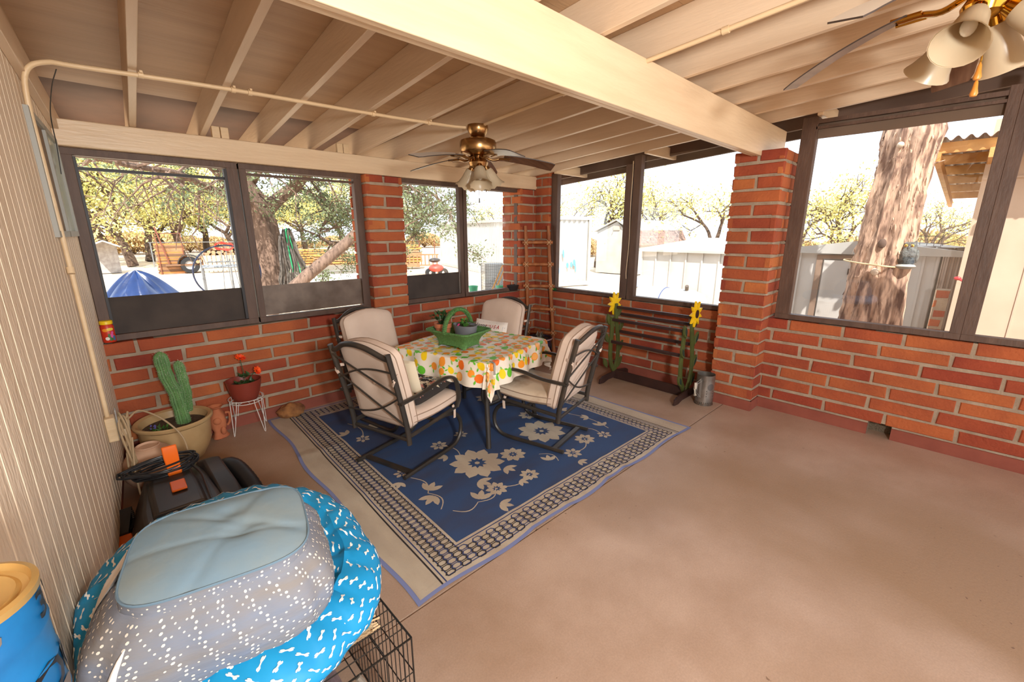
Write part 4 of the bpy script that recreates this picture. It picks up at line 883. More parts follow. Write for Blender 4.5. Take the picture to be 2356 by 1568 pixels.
# talavera pot with succulent
t = thing('painted_pot', 'colourful flower painted pot with a grey succulent under the ladder', 'pot', (4.07, 3.74, 0))
b = MB(); b.lathe([(.12, .03), (.135, .035), (.148, .10), (.155, .2), (.158, .255), (.168, .262), (.17, .285), (.16, .29), (.15, .28), (.145, .24)], 32)
CP = lambda u, v: V((.135+.07*v+.012)*cos(u), (.135+.07*v+.012)*sin(u), v)
rr = random.Random(9)
for i in range(120): decal(b, CP, ell(rr.uniform(-PI, PI), rr.uniform(.055, .235), rr.uniform(.03, .07), rr.uniform(.004, .01), rr.uniform(0, 3), 6), .003, rr.choice((1, 2, 3, 4)), rings=1)
for u0 in (-2.35, -.8, .8, 2.35):
    decal(b, CP, ell(u0, .19, .12, .035), .0045, 5); decal(b, CP, ell(u0, .12, .2, .03), .0045, 1); decal(b, CP, leafp(u0, .2, .16, .03, 1.57), .006, 6)
    for s in (-1, 1): decal(b, CP, ell(u0+s*.28, .17, .12, .02, s*.4), .0045, 3)
b.build('pot', [M('cobalt glaze', (40, 44, 72), .25), M('red glaze', (190, 44, 30), .3), M('white glaze', (220, 206, 190), .3), M('turquoise glaze', (40, 130, 170), .3), M('green glaze', (70, 120, 70), .3), M('yellow glaze', (240, 180, 30), .3), M('lemon glaze', (250, 220, 60), .3)], t)
b = MB(); b.lathe([(.145, .03), (.15, 0), (.165, 0), (.17, .022), (.15, .03)], 28); b.build('saucer', TERRA, t)
b = MB(); b.tube([(.164*cos(a), .164*sin(a), .276) for a in [2*PI*i/30 for i in range(30)]], .011, 8, closed=True); b.build('rim', M('pink grey glaze', (196, 168, 162), .3), t)
b = MB(); b.lathe([(.148, .262), (.0001, .27)], 20); b.build('soil', SOIL, t)
b = MB(); foliage(b, (0, 0, .26), 26, .03, .11, .035, .9, 1); b.build('leaves', M('grey succulent', (150, 146, 132), .7, tint=.35), t, smooth=False)
# sunflower rack
t = thing('sunflower_rack', 'green and brown wooden quilt rack with yellow sunflower ends against the right wall', 'rack', (4.08, 2.17, 0)); O = V(4.08, 2.17, 0)
def endst(y, sgn):
    for (pts, wv, nm) in (([(4.10, .06), (4.16, .2), (4.165, .38), (4.13, .55), (4.09, .72), (4.085, .86)], 0, 'tall_stem'), ([(4.10, .06), (4.0, .2), (3.975, .38), (3.985, .55), (3.985, .66), (3.975, .73)], 0, 'short_stem')):
        c = spl([V(a, 0, b_) for a, b_ in pts], 5); L = []; R = []
        for i, p in enumerate(c):
            d = (c[min(i+1, len(c)-1)]-c[max(i-1, 0)]).normalized(); nx = V(d.z, 0, -d.x); w = .026 if i < len(c)-2 else .018; L.append((p.x+nx.x*w, p.z+nx.z*w)); R.append((p.x-nx.x*w, p.z-nx.z*w))
        b = MB(); yo = y+(.0 if nm[0] == 't' else -.024*sgn); b.prism(L+R[::-1], (-O.x, yo-O.y, 0), (1, 0, 0), (0, 0, 1), (0, 1, 0), .022); b.build(nm, CACT, t, smooth=False, bevel=.003)
    for x, z, a, s in ((4.205, .60, .5, 1), (4.215, .36, .5, 1), (4.205, .17, .6, 1), (3.925, .50, -.5, -1), (3.925, .21, -.5, -1), (3.945, .70, -.3, -1), (4.15, .77, .6, 1)):
        b = MB(); P = leafp(0, 0, .14, .055, PI/2-a); b.prism([(x+p, z+q) for p, q in P], (-O.x, y-O.y-.002, 0), (1, 0, 0), (0, 0, 1), (0, 1, 0), .022); lf = b.build('leaf', CACT, t, smooth=False, bevel=.003)
        b = MB(); P = leafp(0, 0, .09, .034, PI/2-a); b.prism([(x+p, z+q) for p, q in P], (-O.x, (y-.006 if sgn < 0 else y+.022)-O.y, 0), (1, 0, 0), (0, 0, 1), (0, 1, 0), .004); b.build('leaf_face', DKG, lf, smooth=False)
    fy = y+(.024 if sgn > 0 else -.026); P = []
    for k in range(9):
        a = PI/2+2*PI*k/9+.2
        for da, r in ((-.28, .065), (-.2, .085), (-.0, .128), (.2, .085), (.28, .065)): P.append((4.085+r*cos(a+da), .86+r*sin(a+da)))
    b = MB(); b.prism(P, (-O.x, fy-O.y, 0), (1, 0, 0), (0, 0, 1), (0, 1, 0), .022); f = b.build('sunflower', YEL, t, smooth=False, bevel=.002)
    b = MB(); b.prism(ell(4.085, .86, .034, .04, n=18), (-O.x, fy-O.y+(.022 if sgn > 0 else -.006), 0), (1, 0, 0), (0, 0, 1), (0, 1, 0), .006); b.build('flower_center', DWOOD, f, smooth=False)
    b = MB(); b.prism([(3.79, .005), (3.80, .055), (3.85, .075), (4.08, .10), (4.31, .075), (4.35, .055), (4.36, .005), (4.28, .0), (4.2, .02), (3.95, .02), (3.87, 0)], (-O.x, y-O.y-.026, 0), (1, 0, 0), (0, 0, 1), (0, 1, 0), .02); b.build('foot', DWOOD, t, smooth=False, bevel=.002)
endst(2.60, 1); endst(1.745, -1)
for x, z in ((4.09, .82), (4.17, .735), (3.975, .70), (4.17, .535), (3.975, .455)):
    b = MB(); b.beam((x-O.x, 1.75-O.y, z), (x-O.x, 2.61-O.y, z), .03, .03); b.build('rail', DWOOD, t, smooth=False, bevel=.004)
b = MB(); b.beam((4.09-O.x, 1.76-O.y, .055), (4.09-O.x, 2.60-O.y, .055), .02, .10); b.build('stretcher', DWOOD, t, smooth=False, bevel=.002)
# chimney starter
t = thing('chimney_starter', 'galvanized steel charcoal chimney starter on the floor beside the brick pillar', 'chimney starter', (4.075, 1.565, 0))
b = MB(); b.lathe([(.082, .035), (.082, .30), (.079, .30), (.079, .035)], 36); n = 30
for i in range(n):
    a0, a1 = 2*PI*i/n, 2*PI*(i+.55)/n; b.add([(.082*cos(a), .082*sin(a), z) for z in (.006, .036) for a in (a0, a1)], [(0, 1, 3, 2)])
for z in (.0, ): b.tube([(.082*cos(a), .082*sin(a), .005) for a in [2*PI*i/30 for i in range(30)]], .004, 6, closed=True)
CY2 = lambda u, v: V(.082*cos(u), .082*sin(u), v)
for u in (-2.55, -1.75):
    for z in (.10, .125, .15): decal(b, CY2, ell(u, z, .05, .0045, n=8), .001, 1, rings=1)
decal(b, CY2, ell(-2.1, .19, .4, .035), .0006, 2, rings=3)
b.build('cylinder', [STEEL, M('hole black', (20, 18, 18), .9), M('smoke stain', (112, 108, 104), .45, metal=.6)], t)
hd = V(-.78, .10, 0).normalized()
b = MB(); b.beam(hd*.083+V(0, 0, .08), hd*.083+V(0, 0, .26), .02, .004, upv=hd); b.build('bracket', ALU, t, smooth=False)
b = MB()
for s in (1, -1):
    sd = V(-hd.y, hd.x, 0)*.012*s; b.tube([hd*.085+V(0, 0, .25)+sd, hd*.16+V(0, 0, .235)+sd, hd*.165+V(0, 0, .15)+sd, hd*.085+V(0, 0, .08)+sd], .0025, 6)
b.tube([hd*.085+V(0, 0, .27), hd*.155+V(0, 0, .24)], .0025, 6); b.build('handle_wire', ALU, t)
b = MB(); b.tube([hd*.168+V(0, 0, .245), hd*.178+V(0, 0, .19), hd*.168+V(0, 0, .12)], .013, 10, flat=(1.3, (0, 0, 1))); b.build('grip', M('pale grip', (206, 196, 178), .6), t)
# ---------------------------------------------------------------- yard vacuum on the floor
t = thing('yard_vacuum', 'dusty black and orange garden vacuum on the floor behind the pet bed', 'garden vacuum', (.12, 2.8, 0)); O = V(.12, 2.8, 0)
def hull(b, secs, mi=0):
    n = len(secs[0]); b.add([V(p)-O for s in secs for p in s], [(i*n+j, i*n+(j+1) % n, (i+1)*n+(j+1) % n, (i+1)*n+j) for i in range(len(secs)-1) for j in range(n)]+[tuple(range(n-1, -1, -1)), tuple((len(secs)-1)*n+j for j in range(n))], mi)
def sec(y, xa, xb, z0, z1, tx): return [(xa, y, z0), (xb, y, z0), (xb, y, z1*.6+z0*.4), (xb-tx, y, z1), (xa+tx, y, z1), (xa, y, z1*.6+z0*.4)]
b = MB(); hull(b, [sec(3.12, .0, .27, .02, .20, .03), sec(3.08, -.03, .30, .0, .25, .04), sec(2.85, -.06, .32, .0, .30, .06), sec(2.55, -.09, .33, .0, .31, .06), sec(2.2, -.09, .33, .0, .30, .06), sec(2.05, -.07, .31, .0, .26, .06)]); b.build('housing', PLAS, t, bevel=.012)
b = MB(); hull(b, [sec(3.02, .22, .36, .1, .285, .03), sec(2.9, .24, .38, .05, .33, .03), sec(2.6, .25, .40, .05, .30, .03), sec(2.3, .25, .40, .02, .25, .04)]); b.build('side_cover', PLAS, t, bevel=.01)
b = MB(); hull(b, [sec(2.98, .02, .21, .25, .305, .02), sec(2.7, .0, .22, .28, .335, .02), sec(2.45, .0, .22, .29, .33, .02)]); b.build('top_panel', PLAS, t, bevel=.008)
b = MB(); P = spl([(.33, 2.98, .20), (.40, 2.9, .24), (.44, 2.75, .2), (.455, 2.55, .14), (.45, 2.35, .09)], 12); b.tube([p-O for p in P], [.052+.003*(i % 2) for i in range(len(P))], 18); b.build('corrugated_hose', RUBR, t)
b = MB(); 
hull(b, [[(.10, 2.85, .315), (.165, 2.85, .315), (.165, 2.84, .33), (.10, 2.84, .33)], [(.103, 2.86, .35), (.163, 2.86, .35), (.163, 2.845, .36), (.103, 2.845, .36)], [(.10, 2.92, .40), (.165, 2.92, .40), (.168, 2.905, .41), (.097, 2.905, .41)], [(.10, 2.95, .455), (.165, 2.95, .455), (.168, 2.935, .46), (.097, 2.935, .46)]])
b.build('cord_hook', ORNG, t, bevel=.006)
b = MB(); hull(b, [[(.095, 2.72, .335), (.16, 2.72, .335), (.16, 2.72, .345), (.095, 2.72, .345)], [(.093, 2.60, .336), (.158, 2.60, .336), (.158, 2.60, .348), (.093, 2.60, .348)]]); b.build('latch', ORNG, t, bevel=.004)
b = MB(); rr = random.Random(4)
for i in range(9):
    P = []; rx, ry = .13+rr.uniform(-.03, .03), .085+rr.uniform(-.02, .02)
    for k in range(26):
        a = 2*PI*k/26; P.append(V(.115+rx*cos(a)+(-.05 if cos(a) < -.8 else 0)*rr.random()-.01*i*.3, 2.93+ry*sin(a), .325+.006*i+.012*sin(a+i))-O)
    b.tube(P, .0058, 7, closed=True)
b.tube([p-O for p in spl([(.2, 2.9, .345), (.235, 2.75, .335), (.235, 2.6, .33), (.23, 2.4, .33)], 5)], .0058, 7); b.build('power_cord', RUBR, t)
b = MB()
for k in range(5): b.tube([V(-.115+.0*k, 2.76+.02*k, .2+.0*k)+V(.045*cos(a), 0, .05*sin(a)-.02)-O for a in lsp(-PI*.9, .3, 10)], .006, 6)
hull(b, [[(-.15, 2.72, .10), (-.1, 2.72, .10), (-.1, 2.72, .15), (-.15, 2.72, .15)], [(-.155, 2.88, .12), (-.07, 2.88, .12), (-.07, 2.88, .2), (-.155, 2.88, .2)]]); b.build('nozzle_clip', PLAS, t)
b = MB(); hull(b, [[(-.16, 2.62, .06), (-.08, 2.62, .06), (-.08, 2.62, .12), (-.16, 2.62, .12)], [(-.155, 2.72, .08), (-.09, 2.72, .08), (-.09, 2.72, .14), (-.155, 2.72, .14)]]); b.build('nozzle_ring', ORNG, t, bevel=.005)
# ---------------------------------------------------------------- wire crate with beds
CX0, CX1, CY0, CY1, CZ1 = -.18, .475, .915, 1.80, .50
WIRE = M('black crate wire', (42, 38, 34), .45, metal=.3)
t = thing('wire_crate', 'black folding wire dog crate on the floor under the round blue bed', 'dog crate', (CX0, CY0, 0)); O = V(CX0, CY0, 0)
W_, L_ = CX1-CX0, CY1-CY0
def panel(name, o, A, B, la, lb, na, nb, r=.0016, r2=.003):
    b = MB(); o, A, B = V(o), V(A), V(B)
    for a in lsp(0, la, na): b.tube([o+A*a, o+A*a+B*lb], r, 5)
    for c in lsp(0, lb, nb): b.tube([o+B*c, o+A*la+B*c], r2 if c in (0, lb) else r*1.2, 5)
    b.tube([o, o+A*la, o+A*la+B*lb, o+B*lb], r2, 6, closed=True); b.build(name, WIRE, t)
panel('top_panel', (0, 0, CZ1), (1, 0, 0), (0, 1, 0), W_, L_, 9, 21)
panel('front_panel', (0, 0, .01), (1, 0, 0), (0, 0, 1), W_, CZ1-.01, 26, 5)
panel('side_panel', (W_, 0, .01), (0, 1, 0), (0, 0, 1), L_, CZ1-.01, 32, 5); panel('side_panel', (0, 0, .01), (0, 1, 0), (0, 0, 1), L_, CZ1-.01, 32, 5)
panel('back_panel', (0, L_, .01), (1, 0, 0), (0, 0, 1), W_, CZ1-.01, 24, 5)
b = MB(); b.box((.01, .01, .005), (W_-.01, L_-.01, .02)); b.build('floor_tray', M('black tray', (36, 34, 34), .5), t) if 0 else None
b = MB(); b.tube(spl([(W_-.16, -.002, CZ1-.0), (W_-.15, -.012, CZ1-.03), (W_-.17, -.014, CZ1-.07), (W_-.20, -.006, CZ1-.06), (W_-.21, -.002, CZ1)], 5), .008, 8); b.build('carry_handle', M('smoky plastic', (110, 102, 92), .3), t)
b = MB(); rr = random.Random(8)
b.grid(lambda u, v: V(u, v, CZ1+.006+.004*sin(u*30)*sin(v*24)), lsp(-.1, .405, 20), lsp(1.0, 1.7, 20)); b.grid(lambda u, v: V(u, v, CZ1+.022+.004*sin(u*30)*sin(v*24)), lsp(-.1, .405, 20), lsp(1.0, 1.7, 20))
for v in lsp(1.0, 1.7, 60): b.tube([(.40, v, CZ1+.014), (.43+rr.uniform(-.008, .008), v+rr.uniform(-.006, .006), CZ1+.008)], .0035, 4)
tag(b.build('throw_blanket', M('beige woven fringe', (206, 176, 136), .95, c2=(190, 158, 116), sc=40, bump=.6)), 'beige fringed blanket peeking out between the blue pet bed and the crate', 'blanket')
b = MB(); b.T = Matrix.Translation((.16, 1.22, .02)); slab(b, rrect(-.26, -.24, .20, .42, .08), lambda x, y, z: V(x, y, z+.12), .18, .04)
tag(b.build('crate_cushion', M('mauve plush', (150, 132, 132), .95, c2=(128, 112, 118), sc=9, bump=.6)), 'mauve grey plush cushion lying inside the wire crate', 'cushion')
BLU = M('bright blue fabric', (6, 150, 206), .6, c2=(6, 136, 192), sc=3, bump=.3, bsc=9); BONE = M('bone print white', (238, 236, 228), .7)
BCx, BCy, BRX, BRY = .165, 1.40, .375, .495
t = thing('pet_bed', 'round bright blue dog bed printed with white bones on top of the wire crate', 'pet bed', (BCx, BCy, CZ1+.024)); O = V(BCx, BCy, CZ1+.024)
def BD(a, s):
    # s: arc length over the ring from the seam outside-bottom over the top to the sunken middle
    x, y = cos(a), sin(a); k = 1/((abs(x)**2.3+abs(y)**2.3)**(1/2.3)); R = .115
    wob = 1+.012*sin(a*7)+.008*sin(a*13+1); ph = s/R*.62
    rr_ = 1-(R/.43)*(1-cos(ph-.9)) if ph < 2.4 else (1-(R/.43)*(1-cos(1.5)))*(1-(ph-2.4)*.30)
    zz = R*.62*(.78+sin(ph-.9)) if ph < 2.4 else R*.62*(.78+sin(1.5))-.012-.018*min(1, (ph-2.4))
    cr = .004*sin(a*23+s*20)+.003*sin(a*41)
    px, py = max(xl(1.4)+.012-BCx, BRX*x*k*wob*rr_), BRY*y*k*wob*rr_
    return V(px, py, .004+zz+cr)
b = MB(); smax = .86; b.grid(BD, [2*PI*i/110 for i in range(110)], lsp(0, smax, 30), 0, closeu=True)
b.add([BD(2*PI*i/110, smax) for i in range(110)], [tuple(range(110))], 0); b.add([BD(2*PI*i/110, 0) for i in range(110)], [tuple(range(109, -1, -1))], 0)
rr = random.Random(12)
def bone(cu, cv, L, w, ang):
    P = []; m = L/2
    for x, y in ((m-.006, w*.5), (m-.001, w*1.25), (m+.005, w*1.2), (m+.008, w*.55), (m+.004, 0), (m+.008, -w*.55), (m+.005, -w*1.2), (m-.001, -w*1.25), (m-.006, -w*.5)): P.append((x, y))
    P = P+[(-x, -y) for x, y in P]; return [((cu+(x*cos(ang)-y*sin(ang))/.43), cv+(x*sin(ang)+y*cos(ang))) for x, y in P]
rows = 12
for r in range(rows):
    s = .02+r*.044; n = int(2*PI*.43/.058*(1-.0*r)*(1 if r < 7 else max(.4, 1-(r-6)*.10)))
    for i in range(n):
        a = 2*PI*(i+(r % 2)*.5)/n; sc_ = 1 if r < 7 else 1/max(.35, 1-(r-6)*.10)
        P = bone(0, 0, .021, .005, (.95 if (i+r) % 2 else -.75)+rr.uniform(-.2, .2)); decal(b, BD, [(a+x*sc_, s+y) for x, y in P], .0016, 1, c=(a, s), rings=2)
b.build('cover', [BLU, BONE], t); b = MB(); b.tube([BD(2*PI*i/90, .035)+V(BD(2*PI*i/90, .035).x, BD(2*PI*i/90, .035).y, 0).normalized()*.001 for i in range(90)], .004, 6, closed=True); b.build('piping', M('light blue piping', (70, 176, 210), .6), t)
# second bed: boxy denim blue cushion
ang = -.21; PC = V(.125, 1.235, .622); ea, eb_ = V(cos(ang), sin(ang), 0), V(-sin(ang), cos(ang), 0)
t = thing('pet_cushion', 'boxy grey blue pet cushion with white dotted sides resting on the round blue bed', 'pet cushion', PC)
def QD(u, s):
    """u around (0..1), s from bottom edge 0 to top seam 1"""
    th = 2*PI*u; c, sn = cos(th), sin(th); p = 4.2; k = 1/((abs(c)**p+abs(sn)**p)**(1/p))
    w = .198+.068*max(0, sin(PI*min(1, s*.95+.18)))**.8; h = .185+.05*max(0, sin(PI*min(1, s*.95+.18)))**.8
    x, y = c*k*w, sn*k*(h+.0); pk = -.018*math.exp(-((abs(c)-abs(sn))/.12)**2)*sin(PI*s)
    x, y = x*(1+pk*3)-.03*(1-s), y*(1+pk*3)
    cr = (.003*sin(th*9+s*5)+.002*sin(th*23+2))*sin(PI*s)*(.5+.5*sin(th*3)); z = .225*s
    return ea*(x+c*cr)+eb_*(y+sn*cr)+V(0, 0, z)
b = MB(); NU = 96; b.grid(QD, [i/NU for i in range(NU)], lsp(0, 1, 18), 0, closeu=True)
for i in range(150):
    for j in range(21):
        u = i/150; s = .06+j*.045+.0*i
        q = (i*3+j*7) % 11; 
        if q in (0, 4): R = .0032
        elif (i+j) % 6 == 0 or (i-j) % 6 == 0: R = .0022
        else: continue
        decal(b, QD, ell(u, s, R/1.45, R/.24, n=6), .0012, 1, rings=1)
b.build('side', [M('denim grey fabric', (118, 128, 146), .8, c2=(128, 124, 122), sc=4, bump=.4, bsc=10, stretch=(1, 1, 5)), M('cream dots', (226, 218, 204), .8)], t)
b = MB()
def QT(r, u):
    p = QD(u, 1.0); c = QD(0, 1)*0+V(0, 0, p.z); q = V(p.x*r, p.y*r, p.z); x, y = q.dot(ea), q.dot(eb_)
    tf = -.014*math.exp(-((x-.04)**2+(y+.02)**2)/.0012)-.012*math.exp(-((x-.02)**2+(y-.08)**2)/.0012)
    cr = -.004*abs(math.exp(-((x*.6+y*.8-.04)/.012)**2))-.004*math.exp(-((x*.9-y*.4-.02)/.012)**2)*r-.003*math.exp(-((x*.2+y+.03)/.01)**2)
    return V(q.x, q.y, q.z+.022*(1-r**3)*1.0+tf+cr+.001)
b.grid(QT, lsp(.02, 1.0, 22), [i/NU for i in range(NU+1)], 0); b.add([QT(.02, i/NU) for i in range(NU)], [tuple(range(NU))]); b.build('top_panel', M('faded blue fabric', (122, 150, 168), .8, c2=(138, 154, 158), sc=5, bump=.3, bsc=12), t)
b = MB(); b.tube([QD(i/NU, 1.0)+V(0, 0, .001) for i in range(NU)], .003, 6, closed=True); b.build('piping', M('faded blue piping', (104, 130, 148), .8), t)
b = MB(); b.add([QD(i/NU, 0) for i in range(NU)], [tuple(range(NU-1, -1, -1))]); b.build('underside', M('navy underside', (26, 28, 44), .8), t)
b = MB(); decal(b, QD, [(.44, .60), (.44, 1.0), (.505, 1.0), (.505, .60), (.505, .42), (.44, .42)], .003, 0, c=(.47, .75), rings=5); b.build('care_label', M('white label', (236, 228, 220), .8), t)
b = MB(); b.tube([QD(.648, s)+(QD(.648, s)-V(0, 0, QD(.648, s).z)).normalized()*.003 for s in lsp(.2, .7, 8)], [.001, .003, .004, .005, .005, .004, .003, .001], 6, flat=(1.6, (0, 0, 1))); b.build('side_tag', WHITEP, t)
# black post and blue can by the siding
t = thing('metal_can', 'old blue metal can with black lettering and a gold rimmed lid at the left edge', 'can', (-.172, .665, 1.09)); RC = .066
b = MB(); b.lathe([(RC, 0), (RC+.002, .004), (RC, .008), (RC, .055), (RC+.0015, .06), (RC, .065), (RC, .10), (RC+.0015, .105), (RC, .11), (RC, .148), (.001, .1475)], 48)
CC = lambda u, v: V(RC*cos(u/RC), RC*sin(u/RC), v)
text(b, '37', CC, -.055+.03, .115, .045, 1, .0022); text(b, 'OLIVES', CC, 0, 0, .01, 1, .001) if 0 else None
text(b, 'QU', CC, -.058, .022, .062, 1, .0022)
for u, v, a, c in ((-.09, .125, .03, .014), (-.03, .01, .03, .012), (.01, .04, .01, .02)): decal(b, CC, ell(u, v, a, c, .3, 14), .0026, 2)
b.build('body', [M('can blue', (10, 100, 156), .45, c2=(8, 86, 138), sc=20), M('can black', (22, 24, 28), .4), M('rubbed metal', (120, 110, 104), .5, metal=.5)], t)
b = MB(); b.lathe([(RC+.002, .148), (RC+.0025, .156), (RC-.003, .158), (RC-.006, .15), (RC-.012, .149), (RC-.016, .152), (RC-.02, .149), (.001, .148)], 48); b.build('lid', M('gold lacquer lid', (200, 166, 104), .35, metal=.6), t)
b = MB(); b.box((-.225, .61, 0), (-.125, .72, 1.088)); tag(b.build('black_pedestal', PLAS, bevel=.01), 'narrow black pedestal by the siding that holds up the blue can', 'pedestal')
# ---------------------------------------------------------------- the yard outside
GZ = -.22
def Pd(px, dist, z=GZ, py=534): d = ray(px, py); h = math.hypot(d.x, d.y); return V(d.x/h*dist, d.y/h*dist, z)
def zat(px, py, dist): d = ray(px, py); return CAM.z+d.z*dist/math.hypot(d.x, d.y)
g = MB(); g.grid(lambda u, v: V(u, v, GZ-.03+.03*sin(u*.4)*sin(v*.33)), lsp(-60, 90, 60), lsp(-40, 120, 60)); struct('floor_yard', g, SAND)
def leafmesh(name, P, size, mat, parent, seed, kind=False, asp=1.):
    r = np.random.default_rng(seed); n = len(P); P = np.asarray(P, float); a = r.normal(size=(n, 3)); a /= np.linalg.norm(a, axis=1)[:, None]
    b = np.cross(a, r.normal(size=(n, 3))); b /= np.linalg.norm(b, axis=1)[:, None]; s = size*r.uniform(.5, 1.3, (n, 1)); vs = np.stack([P-a*s*asp, P-b*s*.5, P+a*s*asp, P+b*s*.5], 1).reshape(-1, 3)
    me = bpy.data.meshes.new(name); me.vertices.add(4*n); me.vertices.foreach_set('co', vs.ravel()); me.loops.add(4*n); me.loops.foreach_set('vertex_index', np.arange(4*n, dtype=np.int32))
    me.polygons.add(n); me.polygons.foreach_set('loop_start', np.arange(0, 4*n, 4, dtype=np.int32)); me.polygons.foreach_set('loop_total', np.full(n, 4, dtype=np.int32)) if 0 else None
    me.update(calc_edges=True); me.materials.append(mat); at = me.attributes.new('tint', 'FLOAT', 'FACE'); at.data.foreach_set('value', r.random(n).astype(np.float32))
    o = bpy.data.objects.new(name, me); COL.objects.link(o); o.parent = parent; return o
def tree(name, label, cat, loc, H, tr, seed, lmat, nl, ls, group=None, fork=3, spread=.75, bark=None, trunk=.28, cloud=.5, depth=4, lean=(0, 0)):
    r = random.Random(seed); t = thing(name, label, cat, loc, 0, group); b = MB(); tips = []
    def br(p, d, L, rad, lev):
        P = [p]; n = 5
        for i in range(n): d = (d+V(r.uniform(-.2, .2), r.uniform(-.2, .2), r.uniform(-.08, .12))).normalized(); p = p+d*L/n; P.append(p)
        b.tube(P, [rad*(1-.4*i/n) for i in range(n+1)], 7 if lev < 2 else 4, caps=False)
        if lev >= depth: tips.extend((P[-1], P[3])); return
        if lev >= 2: tips.append(P[-1])
        for k in range(fork if lev else fork+1):
            a = r.uniform(0, 2*PI); e = r.uniform(.35, 1.05)*spread*1.3; x = d.orthogonal().normalized(); y = d.cross(x)
            nd = (d*cos(e)+(x*cos(a)+y*sin(a))*sin(e)); nd.z = nd.z*.8+.12; br(P[-1-(k % 2)], nd.normalized(), L*r.uniform(.62, .9), rad*.56, lev+1)
    br(V(0, 0, 0), V(lean[0], lean[1], 1).normalized(), H*trunk, tr, 0)
    b.build('trunk', bark or BARK2, t); q = np.random.default_rng(seed); T = np.array([tuple(p) for p in tips]); T[:, 2] = np.clip(T[:, 2], H*.22, None)
    P = T[q.integers(0, len(T), nl)]+q.normal(scale=cloud, size=(nl, 3))*np.array([1, 1, .7]); leafmesh('foliage', P, ls, lmat, t, seed); return t
G1 = 'mesquite trees beyond the back windows'
T = [tree('mesquite_tree', 'x', 'tree', (0, 0, 0), 7.2, .26, s, MLEAF, 9500, .085, cloud=.66) for s in (1, 2, 3, 4)]
T.append(tree('mesquite_tree', 'x', 'tree', (0, 0, 0), 7.2, .22, 9, MLEAF, 3600, .085, cloud=.55)); T.append(tree('mesquite_tree', 'x', 'tree', (0, 0, 0), 7.2, .22, 12, MLEAF, 3000, .085, cloud=.5))
sp = [(291, 33, 0, 1.05, 'yellow green mesquite with a low forked trunk at left of the first back window'),
      (333, 38, 1, 1.1, 'mesquite tree with a leaning trunk, left of the stacked pallet wood'),
      (372, 43, 2, 1.1, 'mesquite tree rising directly behind the stacked pallet wood'),
      (412, 36, 3, 1.0, 'mesquite tree directly behind the trailer wheel'),
      (470, 45, 0, 1.15, 'mesquite tree behind the log pile, left of the middle of the pile'),
      (535, 42, 2, .95, 'mesquite tree behind the right end of the log pile'),
      (238, 40, 2, 1.2, 'mesquite tree above the small grey shed, behind the left window post'),
      (700, 44, 1, 1.0, 'mesquite tree seen past the hanging hoses, behind the lumber stacks'),
      (790, 50, 3, 1.1, 'mesquite tree behind the leaning log in the second back window'),
      (960, 46, 0, .9, 'sparse mesquite tree beyond the left of the white container'),
      (1150, 34, 2, .8, 'mesquite crown above the white container in the fourth back window'),
      (1378, 24, 1, .86, 'mesquite tree with dark upright trunk between container and gabled shed'),
      (1305, 30, 3, .85, 'mesquite tree directly above the ribbed end of the container'),
      (1520, 28, 0, .8, 'mesquite tree behind the shingled roof of the gabled shed'),
      (1622, 23, 2, .78, 'mesquite tree with several dark stems above the low metal shed'),
      (1925, 21, 3, .68, 'bright green mesquite behind the shed, left of the big leaning trunk'),
      (1860, 30, 1, .8, 'pale mesquite tree at the left edge of the large right window'),
      (2150, 27, 0, .56, 'pale low mesquite right of the big leaning trunk')]
for i, (px, d, k, s, lab) in enumerate(sp):
    if i >= 9: k = 4+(i % 2)
    if i < 4 or i in (9, 10): o = T[k]; o.location = Pd(px, d); o.scale = (s,)*3; o['label'] = lab
    else: o = dup(T[k], Pd(px, d), rz=i*1.3, label=lab, scale=s)
    o['group'] = 'mesquite trees around the yard'
bt = thing('dry_bush', 'x', 'bush', (0, 0, 0), group='dry bushes along the far edge of the yard'); q = np.random.default_rng(5)
P = q.normal(size=(5000, 3)); P /= np.linalg.norm(P, axis=1)[:, None]; P = P*q.uniform(.55, 1, (5000, 1))*np.array([1.9, 1.9, 1.2]); P[:, 2] = abs(P[:, 2])+.1; leafmesh('foliage', P, .10, SCRUB, bt, 5)
b = MB(); rr = random.Random(2)
for i in range(14): a = rr.uniform(0, 6.28); b.tube([(0, 0, 0), (.5*cos(a), .5*sin(a), .5), (1.1*cos(a), 1.1*sin(a), .9)], [.04, .03, .01], 5)
b.build('stems', BARK2, bt)
for i, px in enumerate((150, 230, 300, 360, 430, 490, 560, 640, 700, 765, 830, 900, 975, 1060, 1330, 1420, 1530, 1640, 1860, 1960, 2110, 2190)):
    lab = 'dry tan bush in the far scrub seen through the '+('first back window' if px < 540 else 'second back window' if px < 830 else 'third back window' if px < 1070 else 'window left of the brick pillar' if px < 1700 else 'large right window'); L = Pd(px, 52+(i*7) % 13 if px < 1200 else 36+(i*5) % 7)
    if i == 0: bt.location = L; bt['label'] = lab
    else: o = dup(bt, L, rz=i*2.1, label=lab, scale=rr.uniform(.8, 1.5))
